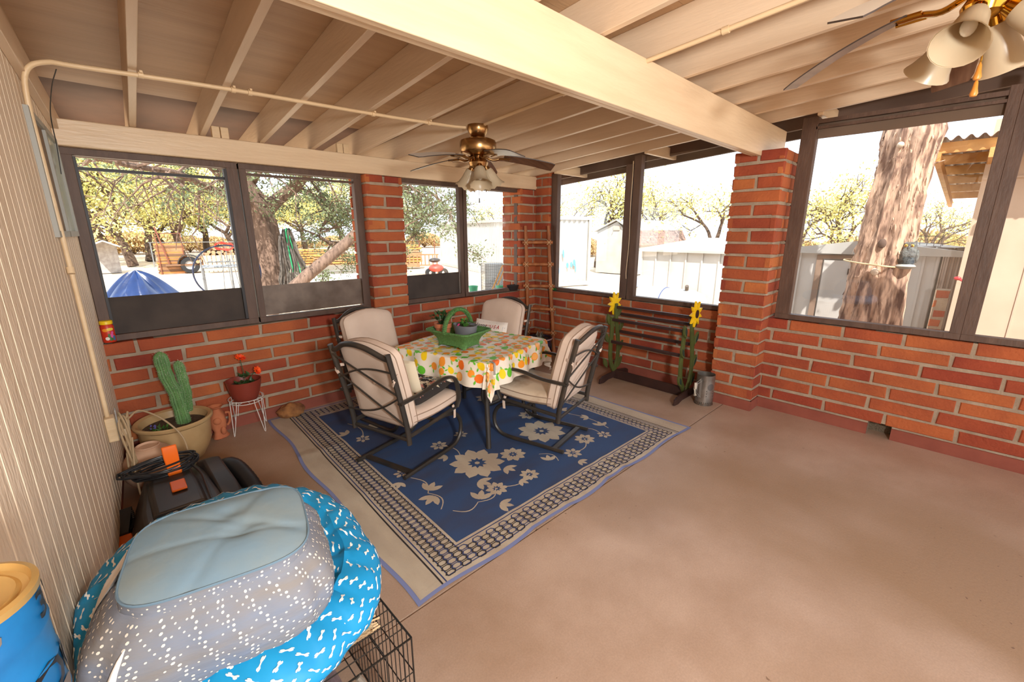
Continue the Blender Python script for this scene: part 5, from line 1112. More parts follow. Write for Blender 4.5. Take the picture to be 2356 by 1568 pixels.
# juniper close to the window
JD = 12.2; JO = Pd(612, JD)
t = thing('juniper_tree', 'big old juniper with thick furrowed trunk just outside the second back window', 'tree', JO)
def jp(px, py, d): p = Pd(px, d); return V(p.x, p.y, zat(px, py, d))-JO
b = MB(); tk = spl([V(0, 0, -.05), V(.0, 0, .5), jp(606, 600, JD), jp(600, 520, JD), jp(590, 470, JD), jp(560, 410, JD), jp(540, 340, JD)], 6)
n = 26; vs = []; k = len(tk)
for i, p in enumerate(tk):
    r = .44-.16*i/k+.10*max(0, 1-i/5)
    for j in range(n): a = 2*PI*j/n; q_ = r*(1+.09*sin(a*5+i*.15)+.04*sin(a*11)); vs.append(p+V(q_*cos(a), q_*sin(a), 0))
b.add(vs, [(i*n+j, i*n+(j+1) % n, (i+1)*n+(j+1) % n, (i+1)*n+j) for i in range(k-1) for j in range(n)]); b.build('trunk', BARK, t)
tips = []; rr = random.Random(21)
def limb(P, r0, r1, sub=3):
    P = spl(P, 6); b = MB(); b.tube(P, [r0+(r1-r0)*i/(len(P)-1) for i in range(len(P))], 9)
    for i in range(len(P)//3, len(P), max(1, (len(P)-len(P)//3)//(sub*2))):
        d = V(rr.uniform(-1, 1), rr.uniform(-.8, .5), rr.uniform(-.5, .6)).normalized(); p = P[i]; Q = [p]; 
        for s in range(5): d = (d+V(rr.uniform(-.35, .35), rr.uniform(-.35, .35), rr.uniform(-.3, .2))).normalized(); p = p+d*rr.uniform(.22, .34); Q.append(p)
        b.tube(Q, [.03, .024, .018, .014, .010, .006], 5); tips.extend(Q[2:])
        for s in (2, 4):
            d2 = (d+V(rr.uniform(-1, 1), rr.uniform(-1, 1), rr.uniform(-.9, .4))).normalized(); b.tube([Q[s], Q[s]+d2*.3, Q[s]+d2*.55+V(0, 0, -.08)], [.012, .008, .004], 4); tips.append(Q[s]+d2*.5)
    b.build('branch', BARK, t)
limb([jp(598, 500, JD), jp(560, 462, JD-.4), jp(500, 435, JD-1), jp(430, 400, JD-1.8), jp(340, 385, JD-2.4), jp(230, 360, JD-2.8)], .10, .03, 6); tips = tips[::4]
limb([jp(596, 490, JD), jp(545, 430, JD), jp(510, 385, JD-.3), jp(455, 340, JD-.8)], .12, .06, 3)
limb([jp(606, 505, JD), jp(640, 465, JD), jp(690, 430, JD-.2), jp(720, 400, JD-.5), jp(770, 360, JD-1), jp(850, 330, JD-1.3)], .17, .08, 4)
limb([jp(610, 470, JD), jp(690, 440, JD+.6), jp(760, 470, JD+1), jp(830, 520, JD+.8)], .06, .02, 5)
limb([jp(720, 400, JD), jp(820, 400, JD-1), jp(920, 430, JD-1.6), jp(990, 440, JD-2), jp(1040, 490, JD-2.2)], .07, .02, 6)
limb([jp(860, 420, JD-.5), jp(940, 445, JD-1), jp(975, 500, JD-1.2), jp(965, 530, JD-1.3)], .05, .012, 4)
limb([jp(720, 400, JD), jp(760, 480, JD+.2), jp(735, 545, JD), jp(800, 560, JD+.4)], .035, .012, 4)
limb([jp(600, 420, JD), jp(620, 380, JD-1), jp(560, 350, JD-1.5), jp(640, 330, JD-2)], .06, .03, 4)
b = MB()
for px, py, px2, py2 in ((190, 375, 330, 470), (230, 365, 205, 470), (400, 380, 320, 470), (420, 392, 395, 500), (300, 380, 260, 520), (480, 420, 500, 480), (520, 400, 470, 470), (350, 385, 395, 455), (250, 370, 330, 520)):
    p, q_ = jp(px, py, JD-2.4), jp(px2, py2, JD-2.6); P = [p.lerp(q_, s)+V(rr.uniform(-.12, .12), rr.uniform(-.1, .1), rr.uniform(-.08, .08))*(1 if 0 < s < 1 else 0) for s in lsp(0, 1, 7)]; b.tube(P, [.016, .014, .012, .010, .008, .006, .004], 5)
    for k_ in (2, 3, 4, 5): d = V(rr.uniform(-1, 1), rr.uniform(-1, 1), rr.uniform(-1, .3)); b.tube([P[k_], P[k_]+d*.25, P[k_]+d*.45+V(0, 0, -.1)], [.008, .005, .003], 4)
b.build('twigs', BARK, t)
q = np.random.default_rng(3); TT = np.array([tuple(p) for p in tips]); ctr = TT[q.integers(0, len(TT), 420)]+q.normal(scale=.12, size=(420, 3)); P = ctr[q.integers(0, 420, 26000)]+q.normal(scale=.11, size=(26000, 3))*np.array([1, 1, .8])
leafmesh('foliage', P, .034, JLEAF, t, 4)
# hoses hung on the juniper, leaning log
t = thing('hanging_hoses', 'bundle of grey and green garden hoses hung on the juniper trunk', 'hoses', Pd(655, JD-.5)); O = Pd(655, JD-.5); HS = [M('grey hose', (96, 88, 80), .6), M('green hose', (40, 150, 96), .5)]
side = (Pd(700, JD-.5)-Pd(600, JD-.5)).normalized(); fwd = V(side.y, -side.x, 0)
for i in range(26):
    b = MB(); c0 = rr.uniform(-.26, .30); w_ = rr.uniform(.06, .16); zt = zat(655, 528, JD-.5)-GZ+rr.uniform(-.06, .03)-(.12 if c0 < -.1 else 0); zb_ = rr.uniform(.05, .4)
    P = [side*(c0*.45+w_*cos(a)*(.5 if sin(a) > 0 else 1)+(c0*.55+.12)*(.5-.5*sin(a))) + fwd*(rr.uniform(-.06, .06)+i*.004)+V(0, 0, (zt+zb_)/2+(zt-zb_)/2*sin(a)) for a in [2*PI*k/20 for k in range(20)]]
    b.tube(P, .016, 6, closed=True); b.build('hose', HS[1 if i in (24,) else 0], t)
p, q_ = Pd(655, 10.4), Pd(855, 10.9); b = MB(); A_ = V(p.x, p.y, zat(655, 672, 10.4)); B_ = V(q_.x, q_.y, zat(855, 500, 10.9)); A_ = A_+(A_-B_)*.28; b.tube([A_.lerp(B_, s)+V(0, 0, .05*sin(s*6)) for s in lsp(0, 1, 9)], [.15, .14, .135, .13, .125, .12, .115, .11, .10], 14)
tag(b.build('leaning_log', BARK), 'thick bare log leaning diagonally upward across the second back window', 'log')
# tarp heap
TP_ = Pd(292, 15.2); ht = zat(292, 622, 15.2)-GZ
def tf(u, v):
    r_ = v; a = u; w_ = 1+.12*sin(a*5+1)+.06*sin(a*9); z = ht*(1-r_**1.25)*(1+.25*sin(a*4+2)*r_)+.05*sin(a*9+3*r_)*r_*(1-r_)*3+.03*sin(a*17)*r_
    return TP_+V(cos(a)*r_*.88*w_, sin(a)*r_*.95*w_, max(z, .0))
b = MB(); b.grid(tf, [2*PI*i/60 for i in range(60)], lsp(0.001, 1, 16), closeu=True); tag(b.build('tarp_heap', M('blue tarpaulin', (10, 42, 92), .3, c2=(6, 30, 72), sc=3, bump=.8, bsc=5)), 'shiny blue tarpaulin thrown over a heap on the pale ground', 'tarp')
# pallet wood stack, trailer wheel, log pile, panel
def faceu(px, d): o = Pd(px, d); s = (Pd(px+60, d)-Pd(px-60, d)).normalized(); return o, s, V(-s.y, s.x, 0)
SW = [M('old board', (176, 128, 90), .8, c2=(150, 104, 70), sc=4), M('orange board', (206, 128, 64), .8), M('dark board', (120, 88, 64), .9)]
o, s, f = faceu(384, 25.6); hgt = zat(384, 560, 25.6)-GZ
t = thing('wood_stack', 'tall square stack of orange brown scrap boards beside the trailer wheel', 'wood stack', o)
for i in range(26):
    z = i*hgt/26; 
    for k in range(3):
        b = MB(); b.beam(s*(-.52+rr.uniform(-.07, .05))+f*(k*.4)+V(0, 0, z+.02), s*(.5+rr.uniform(-.05, .07))+f*(k*.4)+V(0, 0, z+.02), .16, hgt/26*.78); b.build('board', rr.choice(SW), t, smooth=False)
b = MB()
for x in (-.45, .46): b.tube([s*x-f*.12, s*x-f*.12+V(0, 0, hgt+.45)], .02, 5)
b.tube([s*-.45-f*.12+V(0, 0, hgt+.45), s*.46-f*.12+V(0, 0, hgt+.45)], .015, 5); b.build('frame_posts', M('rust pipe', (120, 70, 50), .7), t)
o, s, f = faceu(424, 25.4); t = thing('trailer', 'old flat utility trailer with a white rimmed wheel under the log pile', 'trailer', o)
wc = V(0, 0, .38); ax = f
def wheel(r0, r1, w_, m, nm, par):
    b = MB(); n = 32; vs = []
    for dd, r_ in ((-w_/2, r0), (-w_/2, r1*.94), (-w_/4, r1), (w_/4, r1), (w_/2, r1*.94), (w_/2, r0)):
        for j in range(n): a = 2*PI*j/n; vs.append(wc+ax*dd+s*(r_*cos(a))+V(0, 0, r_*sin(a)))
    b.add(vs, [(i*n+j, i*n+(j+1) % n, ((i+1) % 6)*n+(j+1) % n, ((i+1) % 6)*n+j) for i in range(6) for j in range(n)]); return b.build(nm, m, par)
wl = wheel(.2, .38, .2, RUBR, 'tyre', t); wheel(.001, .21, .1, METW, 'wheel_rim', t)
b = MB(); b.tube([wc+V(0, 0, .42)*1+s*(.45*cos(a))*1+V(0, 0, .45*sin(a)-.40) for a in lsp(.1, PI-.1, 10)], .03, 6, flat=(4, (f.x, f.y, 0))); b.build('fender', PLAS, t)
b = MB(); b.beam(s*-.9+f*.5+V(0, 0, .4), s*3.6+f*.5+V(0, 0, .4), 1.2, .08); b.beam(s*.4+f*-.05+V(0, 0, .42), s*3.6+f*-.05+V(0, 0, .42), .06, .1); b.build('deck', SW[2], t, smooth=False)
b = MB(); b.tube([s*-.75+V(0, 0, .45), s*-1.05+V(0, 0, 2.1)], .035, 6); b.build('stake', M('rust pipe', (120, 70, 50), .7), t)
LG = M('cut log', (150, 108, 76), .9, c2=(110, 78, 56), sc=8); LE = M('log end', (176, 136, 100), .9)
k = 0; first = None
o2, s2, f2 = faceu(424, 25.4)
for row in range(5):
    for i in range(19-row*2):
        c = o2+s2*(.35+row*.16+i*.185+rr.uniform(-.03, .03))+f2*.1+V(0, 0, .55+row*.135+rr.uniform(-.02, .02))
        b = MB(); d = (f2+s2*rr.uniform(-.4, .4)+V(0, 0, rr.uniform(-.15, .15))).normalized(); r_ = rr.uniform(.06, .095)
        n = 9; vs = [d*e+V(-d.y, d.x, 0)*(r_*cos(2*PI*j/n))+V(0, 0, r_*sin(2*PI*j/n)) for e in (-.25, .3) for j in range(n)]
        b.add(vs, [(j, (j+1) % n, n+(j+1) % n, n+j) for j in range(n)], 0); b.add(vs, [tuple(range(n-1, -1, -1)), tuple(range(n, 2*n))], 1)
        tag(b.build('firewood_log', [LG, LE], loc=c), 'rough cut firewood log in the pile on the trailer bed', 'log', 'firewood logs piled on the trailer')
o, s, f = faceu(498, 24.9); t = thing('board_panel', 'pale grey panel of upright boards standing in front of the log pile', 'panel', o)
for i in range(8): b = MB(); b.beam(s*(-.62+i*.175)+V(0, 0, .05), s*(-.62+i*.175)+V(0, 0, zat(498, 587, 24.9)-GZ), .03, .15, upv=s); b.build('board', M('weathered board', (190, 166, 140), .9), t, smooth=False)
# metal rack with hoop, rope
o, s, f = faceu(512, 12.); zt = zat(512, 614, 12.)-GZ; GM = M('grey galvanized tube', (140, 142, 144), .4, metal=.5)
t = thing('metal_rack', 'grey welded tube rack standing in the yard behind the hanging hoop', 'rack', o)
for x in (-.5, .05, .62):
    for y in (0, .6): b = MB(); b.tube([s*x+f*y, s*x+f*y+V(0, 0, zt)], .022, 6); b.build('leg', GM, t)
b = MB()
for y in (0, .3, .6): b.tube([s*-.5+f*y+V(0, 0, zt), s*.64+f*y+V(0, 0, zt)], .02, 6)
for x in (-.5, .05, .62): b.tube([s*x+V(0, 0, zt), s*x+f*.6+V(0, 0, zt)], .02, 6); b.tube([s*x+V(0, 0, zt), s*x+V(0, 0, zt+.18)], .016, 6)
b.tube([s*-.4+V(0, 0, zt+.12), s*.64+V(0, 0, zt+.12)], .016, 6); b.build('top_frame', GM, t)
o, s, f = faceu(510, 11.); c = V(o.x, o.y, zat(510, 627, 11.)); b = MB(); b.tube([c+s*(.60*cos(a))+V(0, 0, .56*sin(a)) for a in [2*PI*k/50 for k in range(50)]], .016, 8, closed=True); tag(b.build('hose_hoop', M('dark blue hose', (36, 44, 70), .5)), 'dark blue hose hoop hanging from a rope in front of the metal rack', 'hoop')
top = c+V(0, 0, .56); b = MB(); b.tube([top, V(top.x, top.y, zat(507, 430, 11.))], .008, 5); tag(b.build('hanging_rope', M('grey rope', (120, 106, 92), .8)), 'thin grey rope holding up the blue hose hoop', 'rope')
b = MB(); [b.tube([top+s*(.16*cos(a))+V(0, 0, -.02+.07*sin(a)+.02*sin(a*3+i)) for a in [2*PI*k/18 for k in range(18)]], .012, 6, closed=True) for i in range(3)]; tag(b.build('knotted_rope', M('red cord', (214, 72, 56), .6)), 'red cord knotted around the top of the hose hoop', 'cord')
b = MB()
for x in (-.06, .02, .10): b.tube([top+s*x+V(0, 0, -.02), top+s*(x*1.3)+V(0, 0, -.5), top+s*(x*2)+V(0, 0, -1.15)], .008, 5)
tag(b.build('chain_bundle', GM), 'grey chains dangling from the hose hoop', 'chains')
# post fence far behind
for i, px in enumerate((340, 545, 600, 720, 935, 963, 998)):
    b = MB(); L = Pd(px, 31); b.tube([L, L+V(0, 0, 1.35)], .03, 6); tag(b.build('fence_post', GM if px < 900 else M('rust pipe', (120, 70, 50), .7)), 'thin post of the wire fence behind the log pile' if px < 900 else 'rusty thin fence post left of the white container', 'fence post', 'posts of the yard fence')
b = MB(); L0, L1 = Pd(335, 31, GZ+1.33), Pd(960, 31, GZ+1.33); b.tube([L0, L1], .02, 5); b.tube([L0-V(0, 0, .6), L1-V(0, 0, .6)], .008, 4); tag(b.build('fence_rail', GM), 'long grey top rail of the wire fence across the back of the yard', 'fence rail')
o, s, f = faceu(234, 28.); t = thing('small_shed', 'small weathered grey shed at the left edge of the first back window', 'shed', o); hh = zat(234, 555, 28.)-GZ
b = MB(); b.prism([(-.55, 0), (.4, 0), (.4, hh*.86), (-.05, hh), (-.55, hh*.86)], (0, 0, 0), s, (0, 0, 1), f, 1.2); b.build('walls', M('weathered grey wood', (176, 170, 164), .9, c2=(150, 142, 136), sc=6), t, smooth=False)
b = MB(); b.beam(s*-.05+V(0, 0, hh+.03)-f*.1, s*.5+V(0, 0, hh*.84)-f*.1, 2.6, .04); b.beam(s*-.05+V(0, 0, hh+.03)-f*.1, s*-.65+V(0, 0, hh*.84)-f*.1, 2.6, .04); b.build('roof', M('weathered grey wood', (176, 170, 164), .9), t, smooth=False)
for j, (px, d, w_, n_, lab) in enumerate(((700, 27, 1.0, 7, 'stack of orange lumber seen just right of the hanging hoses'), (785, 26, 1.5, 5, 'wide stack of orange lumber left of the brick pilaster'), (944, 24, .45, 9, 'small stack of orange lumber in the third back window'))):
    o, s, f = faceu(px, d); t = thing('lumber_stack', lab, 'lumber', o, group='lumber stacks in the yard')
    for i in range(n_): 
        b = MB(); b.beam(s*-w_+V(0, 0, .12+i*.13), s*(w_+rr.uniform(-.1, .1))+V(0, 0, .12+i*.13), .8, .09); b.build('board_layer', rr.choice(SW[:2]), t, smooth=False)
o, s, f = faceu(792, 17.); t = thing('white_boat', 'long low white boat hull lying on the ground below the leaning log', 'boat', o)
b = MB(); b.grid(lambda u, v: s*(u*1.6)+f*(.45*cos(v)*(1-u**4*.8))+V(0, 0, .38+.34*sin(v)*(1-u**4*.3)), lsp(-1, 1, 16), lsp(-1.6, 1.2, 12)); b.build('hull', METW, t)
b = MB(); b.tube([s*-1.5+V(0, 0, .5)-f*.3, s*1.5+V(0, 0, .52)-f*.3], .03, 6); b.build('gunwale', M('grey trim', (110, 108, 100), .5), t)
# wooden chairs and a small tractor far away in the third window
o, s, f = faceu(967, 20.); t = thing('wooden_bench', 'pale weathered bench frame standing in the sun in the third back window', 'bench', o)
for i in range(9): b = MB(); b.beam(s*(-.7+i*.17)+V(0, 0, .45), s*(-.7+i*.17)+V(0, 0, .85), .03, .05, upv=s); b.build('slat', SW[0], t, smooth=False)
b = MB(); b.beam(s*-.75+V(0, 0, .88), s*.75+V(0, 0, .88), .05, .06); b.beam(s*-.75+V(0, 0, .42), s*.75+V(0, 0, .42), .4, .04); b.build('rails', SW[0], t, smooth=False)
for x in (-.7, .68): b = MB(); b.beam(s*x, s*x+V(0, 0, .88), .05, .05, upv=s); b.build('leg', SW[0], t, smooth=False)
o, s, f = faceu(1000, 18.5); t = thing('garden_tractor', 'small dark garden tractor with a red body beside the container', 'tractor', o)
b = MB(); b.ball((0, 0, .4), (.32, .3, .16), 14, 8); b.build('body', M('faded red', (190, 70, 56), .5), t); b = MB(); b.ball(s*-.05+V(0, 0, .72), (.26, .2, .1), 12, 6); b.build('seat', PLAS, t)
for x in (-.25, .28): wc = s*x+V(0, 0, .2); wheel(.08, .2, .14, RUBR, 'wheel', t)
# container
Pn, Qn = V(11.25, 9.93, GZ), V(14.9, 21.6, GZ); ld = (Qn-Pn).normalized(); wd_ = V(ld.y, -ld.x, 0); Hc = zat(1268, 497, 15)-GZ; Wc = 1.62
t = thing('shipping_container', 'white corrugated shipping container standing in the yard beyond the corner', 'container', Pn)
def corr(b, o, d, n, L, H, p=.18, dep=.035, z0=.1):
    pts = []; x = 0
    while x < L: pts += [(x, 0), (x+p*.35, 0), (x+p*.5, -dep), (x+p*.85, -dep)]; x += p
    pts.append((L, 0)); vs = [o+d*min(a, L)+n*c_+V(0, 0, z) for z in (z0, H) for a, c_ in pts]; k = len(pts); b.add(vs, [(i, i+1, k+i+1, k+i) for i in range(k-1)])
b = MB(); corr(b, V(0, 0, 0), ld, -wd_, 12.2, Hc-.1); b.build('long_side', METW, t, smooth=False)
b = MB(); corr(b, V(0, 0, 0), wd_, -ld, Wc, Hc-.1, .21, .05); rr2 = random.Random(6)
for u, v, w_, h_, m_ in ((.10, 1.42, .035, .22, 2), (.30, .9, .05, .22, 1), (.33, .62, .035, .2, 1), (.52, 1.12, .035, .15, 1), (.70, .72, .05, .1, 1), (.86, .74, .05, .1, 1), (.98, .80, .06, .12, 1), (1.04, .62, .03, .15, 1), (.20, .42, .03, .2, 1)):
    b.add([wd_*a+ld*-.062+V(0, 0, z) for a, z in ell(u, v, w_, h_, .1, 12)], [tuple(range(12))], m_)
b.build('end_wall', [METW, M('blue spray paint', (70, 140, 176), .7), M('green spray paint', (110, 200, 90), .7)], t, smooth=False)
b = MB()
for p0, dd, L_c in ((V(0, 0, 0), ld, 12.2), (V(0, 0, 0), wd_, Wc), (wd_*Wc, ld, 12.2)):
    b.beam(p0+V(0, 0, Hc-.05), p0+dd*L_c+V(0, 0, Hc-.05), .09, .11); b.beam(p0+V(0, 0, .07), p0+dd*L_c+V(0, 0, .07), .09, .14)
for p0 in (V(0, 0, 0), wd_*Wc, ld*12.2): b.beam(p0, p0+V(0, 0, Hc), .1, .1, upv=ld)
b.add([wd_*x+ld*y+V(0, 0, Hc) for x, y in ((0, 0), (Wc, 0), (Wc, 12.2), (0, 12.2))], [(0, 1, 2, 3)]); b.build('frame', METW, t, smooth=False)
# gabled shed with shingles
X0, Y0, w_, Ls = 17.2, 10.15, 2.1, 4.6; hp = zat(1410, 506, 20)-GZ; he = zat(1366, 532, 20)-GZ
t = thing('gabled_shed', 'white gabled shed with a brown shingle roof between container and metal shed', 'shed', (X0, Y0, GZ))
b = MB(); b.prism([(0, 0), (w_, 0), (w_, he), (w_/2, hp-.05), (0, he-.55), ], (0, 0, 0), (0, 1, 0), (0, 0, 1), (1, 0, 0), Ls); b.build('walls', METW, t, smooth=False)
b = MB(); b.beam((-.15, w_/2, hp), (-.15, w_/2, hp+.0001), .1, .1) if 0 else None
def roofp(b, y0, z0, y1, z1, th=.05, mi=0): b.add([(x, y, z+dz) for x in (-.12, Ls+.1) for y, z in ((y0, z0), (y1, z1)) for dz in (0, th)], [(0, 1, 3, 2), (4, 6, 7, 5), (1, 5, 7, 3), (0, 2, 6, 4), (0, 4, 5, 1), (2, 3, 7, 6)], mi)
roofp(b, w_/2, hp, .25, he+.04); roofp(b, w_/2, hp, w_+.12, he-.02); b.build('upper_roof', METW, t, smooth=False)
b = MB(); SHG = M('brown shingles', (150, 124, 112), .9, c2=(128, 104, 94), sc=9)
for i in range(6): z = he+.02-i*.105; roofp(b, .25-i*.055, z, .25-(i+1)*.055-.01, z-.115, .025)
b.build('shingle_band', SHG, t, smooth=False); b = MB(); b.box((-.04, w_/2-.16, hp-.42), (-.005, w_/2+.16, hp-.24)); b.build('gable_vent', M('beige vent', (206, 180, 160), .7), t, smooth=False)
# low metal shed
MX = 9.6; p0, p1 = Px(1480, 573, MX), Px(1700, 578, MX); ze = (p0.z+p1.z)/2; SHD = M('shed sheet metal', (200, 196, 190), .5, c2=(184, 178, 170), sc=1.5)
t = thing('metal_shed', 'low white metal shed with standing ribs seen left of the brick pillar', 'shed', (MX, p1.y, GZ)); L = p0.y-p1.y; hh = ze-GZ
b = MB(); b.box((0, 0, 0), (2.2, L, hh)); b.build('walls', SHD, t, smooth=False)
for i in range(7): b = MB(); b.box((-.03, i*L/6-.015, 0), (0, i*L/6+.015, hh)); b.build('wall_rib', SHD, t, smooth=False)
b = MB(); zr_ = zat(1571, 545, 13.2)-GZ; b.add([V(-.12, L+.12, hh-.0), V(-.12, -.12, hh), V(1.1, -.12, zr_), V(1.1, L*.6, zr_), V(2.4, -.12, hh), V(2.4, L+.12, hh)], [(0, 1, 2, 3), (3, 2, 4, 5), (0, 3, 5)]); b.add([V(-.12, L+.12, hh-.05), V(-.12, -.12, hh-.05), V(-.12, -.12, hh), V(-.12, L+.12, hh)], [(0, 1, 2, 3)]); b.build('roof', METW, t, smooth=False)
# propane tank
TX = 6.9; c = Px(1525, 690, TX); t = thing('propane_tank', 'white horizontal propane tank just outside the right window', 'tank', (TX, c.y, GZ)); zc = zat(1525, 700, math.hypot(TX, c.y))-GZ
prof = [(-.75, .02), (-.72, .14), (-.64, .24), (-.5, .29), (.5, .29), (.64, .24), (.72, .14), (.75, .02)]; n = 28
b = MB(); b.add([(r_*cos(2*PI*j/n), y, zc+r_*sin(2*PI*j/n)) for y, r_ in prof for j in range(n)], [(i*n+j, i*n+(j+1) % n, (i+1)*n+(j+1) % n, (i+1)*n+j) for i in range(len(prof)-1) for j in range(n)]); b.build('tank_body', METW, t)
b = MB(); b.tube([V(.293*cos(a), -.05, zc+.293*sin(a)) for a in [2*PI*k/30 for k in range(30)]], .008, 5, closed=True); b.build('band', M('blue band', (60, 80, 130), .5), t)
b = MB(); b.lathe([(.12, 0), (.12, .1), (.09, .16), (.001, .18)], 18, (0, .42, zc+.26)); b.build('dome_lid', M('grey enamel', (176, 182, 194), .4), t)
b = MB(); b.tube([(-.12, .42, zc+.25), (-.2, .45, zc+.2), (-.2, .5, zc+.12)], .03, 8); b.ball((-.2, .44, zc+.17), .045, 8, 6); b.tube([(-.05, -.42, zc+.28), (-.1, -.44, zc+.36)], .03, 7); b.build('valve', M('tarnished brass', (120, 104, 90), .4, metal=.6), t)
for y in (-.45, .45): b = MB(); b.box((-.2, y-.05, 0), (.2, y+.05, zc-.22)); b.build('support_leg', METW, t, smooth=False)
# mesh cylinder, rakes, buckets
o = Pd(1130, 8.2); zt = zat(1130, 605, 8.2)-GZ; t = thing('wire_mesh_roll', 'tall roll of square wire mesh standing outside the fourth back window', 'wire roll', o)
b = MB()
for j in range(34): a = 2*PI*j/34; b.tube([(.2*cos(a), .2*sin(a), 0), (.2*cos(a), .2*sin(a), zt)], .003, 4)
for i in range(26): b.tube([(.2*cos(a), .2*sin(a), i*zt/25) for a in [2*PI*k/24 for k in range(24)]], .003, 4, closed=True)
b.build('mesh', M('grey wire', (120, 118, 114), .5, metal=.5), t)
o = Pd(1137, 8.9); b = MB(); b.lathe([(.2, 0), (.2, zat(1137, 606, 8.9)-GZ)], 24); tag(b.build('grey_bin', M('dark grey plastic', (110, 112, 112), .5), loc=o), 'dark grey round bin right behind the wire mesh roll', 'bin')
for i, (pa, pb, lab) in enumerate((((1128, 672), (1152, 622), 'long wooden tool handle leaning outside the fourth back window, left of the pair'), ((1136, 672), (1160, 624), 'long wooden tool handle leaning outside the fourth back window, right of the pair'))):
    a_, c_ = Pd(pa[0], 7.3), Pd(pb[0]+4, 7.5); A_ = V(a_.x, a_.y, zat(pa[0], pa[1], 7.3)); B_ = V(c_.x, c_.y, zat(pb[0]+4, pb[1]-12, 7.5)); A_ = A_+(A_-B_)*1.4; b = MB(); b.tube([A_, B_], .014, 7); tag(b.build('tool_handle', LUMB), lab, 'tool handle', 'tool handles outside')
GB = M('green bucket', (70, 170, 130), .4)
for px, d, lab in ((1151, 7.0, 'green bucket outside below the leaning tool handles'), (1172, 6.9, 'green bucket outside behind the black bowl on the sill'), (1086, 7.2, 'pale green bucket outside near the mullion of the fourth window')):
    o = Pd(px, d); h_ = zat(px, 660, d)-GZ; b = MB(); b.lathe([(.06, h_-.2), (.075, h_), (.08, h_), (.08, h_+.02), (.07, h_)], 20); b.box((-.12, -.12, 0), (.12, .12, h_-.2), 1); tag(b.build('bucket', [GB, METW], loc=o), lab, 'bucket')
# shed with double doors
SX = 7.35; a0, a1 = Px(1822, 580, SX), Px(2165, 590, SX); L = a0.y-a1.y; zf = a0.z; hh = (a0.z+a1.z)/2-GZ
t = thing('door_shed', 'weathered white metal shed with double doors behind the big leaning trunk', 'shed', (SX, a1.y, GZ))
b = MB(); b.box((0, 0, 0), (2.0, L, hh-.0)); b.build('walls', SHD, t, smooth=False)
yd = [Px(x, 650, SX).y-a1.y for x in (1885, 1955, 2062)]
for ya, yb_ in ((yd[1]+.01, yd[0]-.02), (yd[2]+.02, yd[1]-.01)): b = MB(); b.box((-.035, ya, .04), (-.012, yb_, hh-.09)); b.build('door', SHD, t, smooth=False)
b = MB()
for y in (yd[0]+.035, yd[2]-.03): b.box((-.03, y-.035, 0), (0, y+.035, hh-.02))
b.box((-.032, yd[2]-.03, hh-.07), (0, yd[0]+.05, hh-.02)); b.build('door_frame', M('brown grey frame', (140, 116, 98), .7), t, smooth=False)
for y in (.14, .38, .55, L-.12, .02): b = MB(); b.box((-.02, y-.012, 0), (0, y+.012, hh)); b.build('wall_rib', SHD, t, smooth=False)
b = MB(); b.box((-.055, yd[1]-.03, hh-.27), (-.035, yd[1]+.04, hh-.19)); b.build('latch_plate', M('dark plate', (80, 66, 58), .5), t, smooth=False)
pk = Px(1985, 553, SX); zp = pk.z-GZ; yp = pk.y-a1.y
b = MB(); b.prism([(-.3, hh), (L+.08, hh+.0), (L+.08, hh+.06), (yp, zp), (-.3, hh+.05)], (-.08, 0, 0), (0, 1, 0), (0, 0, 1), (1, 0, 0), 2.2); b.build('roof', METW, t, smooth=False)
b = MB(); corr(b, V(-.02, -.30, 0), V(0, 1, 0), V(-1, 0, 0), .28, hh, .045, .02, 0); b.build('corrugated_sheet', M('corrugated tin', (172, 156, 144), .5, metal=.3), t, smooth=False)
b = MB(); rr = random.Random(31)
for i in range(11): y = rr.uniform(-.25, .7); b.tube([V(.1, y, hh+.07+rr.uniform(0, .03)), V(.25, y+rr.uniform(-.5, .5), hh+.09)], rr.uniform(.01, .02), 6)
tag(b.build('roof_scrap', BARK2, loc=(SX, a1.y, GZ)), 'dry sticks and scrap lying on the roof edge of the door shed', 'scrap')
t2 = thing('wire_rack', 'open wire basket frame lying on the roof of the door shed', 'wire basket', (SX+.6, a1.y+.05, GZ+hh+.10)); b = MB()
for x in lsp(0, .9, 14): b.tube([(.1, x, 0), (.1, x, .13)], .003, 4)
for z in (0, .04, .08, .13): b.tube([(.1, 0, z), (.1, .9, z)], .003, 4)
b.tube([(.5, 0, 0), (.5, 0, .13), (.5, .9, .13), (.5, .9, 0)], .004, 4); b.tube([(.1, 0, .13), (.5, 0, .13)], .004, 4); b.build('wire_grid', PLAS, t2)
# leaning trunk with owl
TXX = 6.25; t = thing('leaning_tree', 'thick leaning shaggy tree trunk outside the large right window', 'tree', (TXX, Px(1990, 745, TXX).y, GZ)); O = V(TXX, Px(1990, 745, TXX).y, GZ)
def tp(px, py, dx=0): return Px(px, py, TXX+dx)-O
cl_ = [V(.0, tp(1985, 800).y, 0)]+[tp(x, y) for x, y in ((1998, 740), (2018, 640), (2040, 560), (2060, 470), (2085, 380), (2108, 290), (2125, 200), (2150, 90), (2170, -60))]
cl_ = spl(cl_, 6); n = 44; vs = []; k = len(cl_); rq = np.random.default_rng(8); nz = rq.normal(size=(k, n))*.006
for i, p in enumerate(cl_):
    s_ = i/(k-1); r_ = .275-.10*s_+.06*math.exp(-((i-1)/4)**2)+.03*math.exp(-((s_-.64)/.05)**2)
    for j in range(n): a = 2*PI*j/n; q_ = r_*(1+.06*sin(a*3+s_*5)+.05*sin(a*9+s_*3)+.03*sin(a*17-s_*6))+nz[i, j]; vs.append(p+V(q_*cos(a), q_*sin(a), 0))
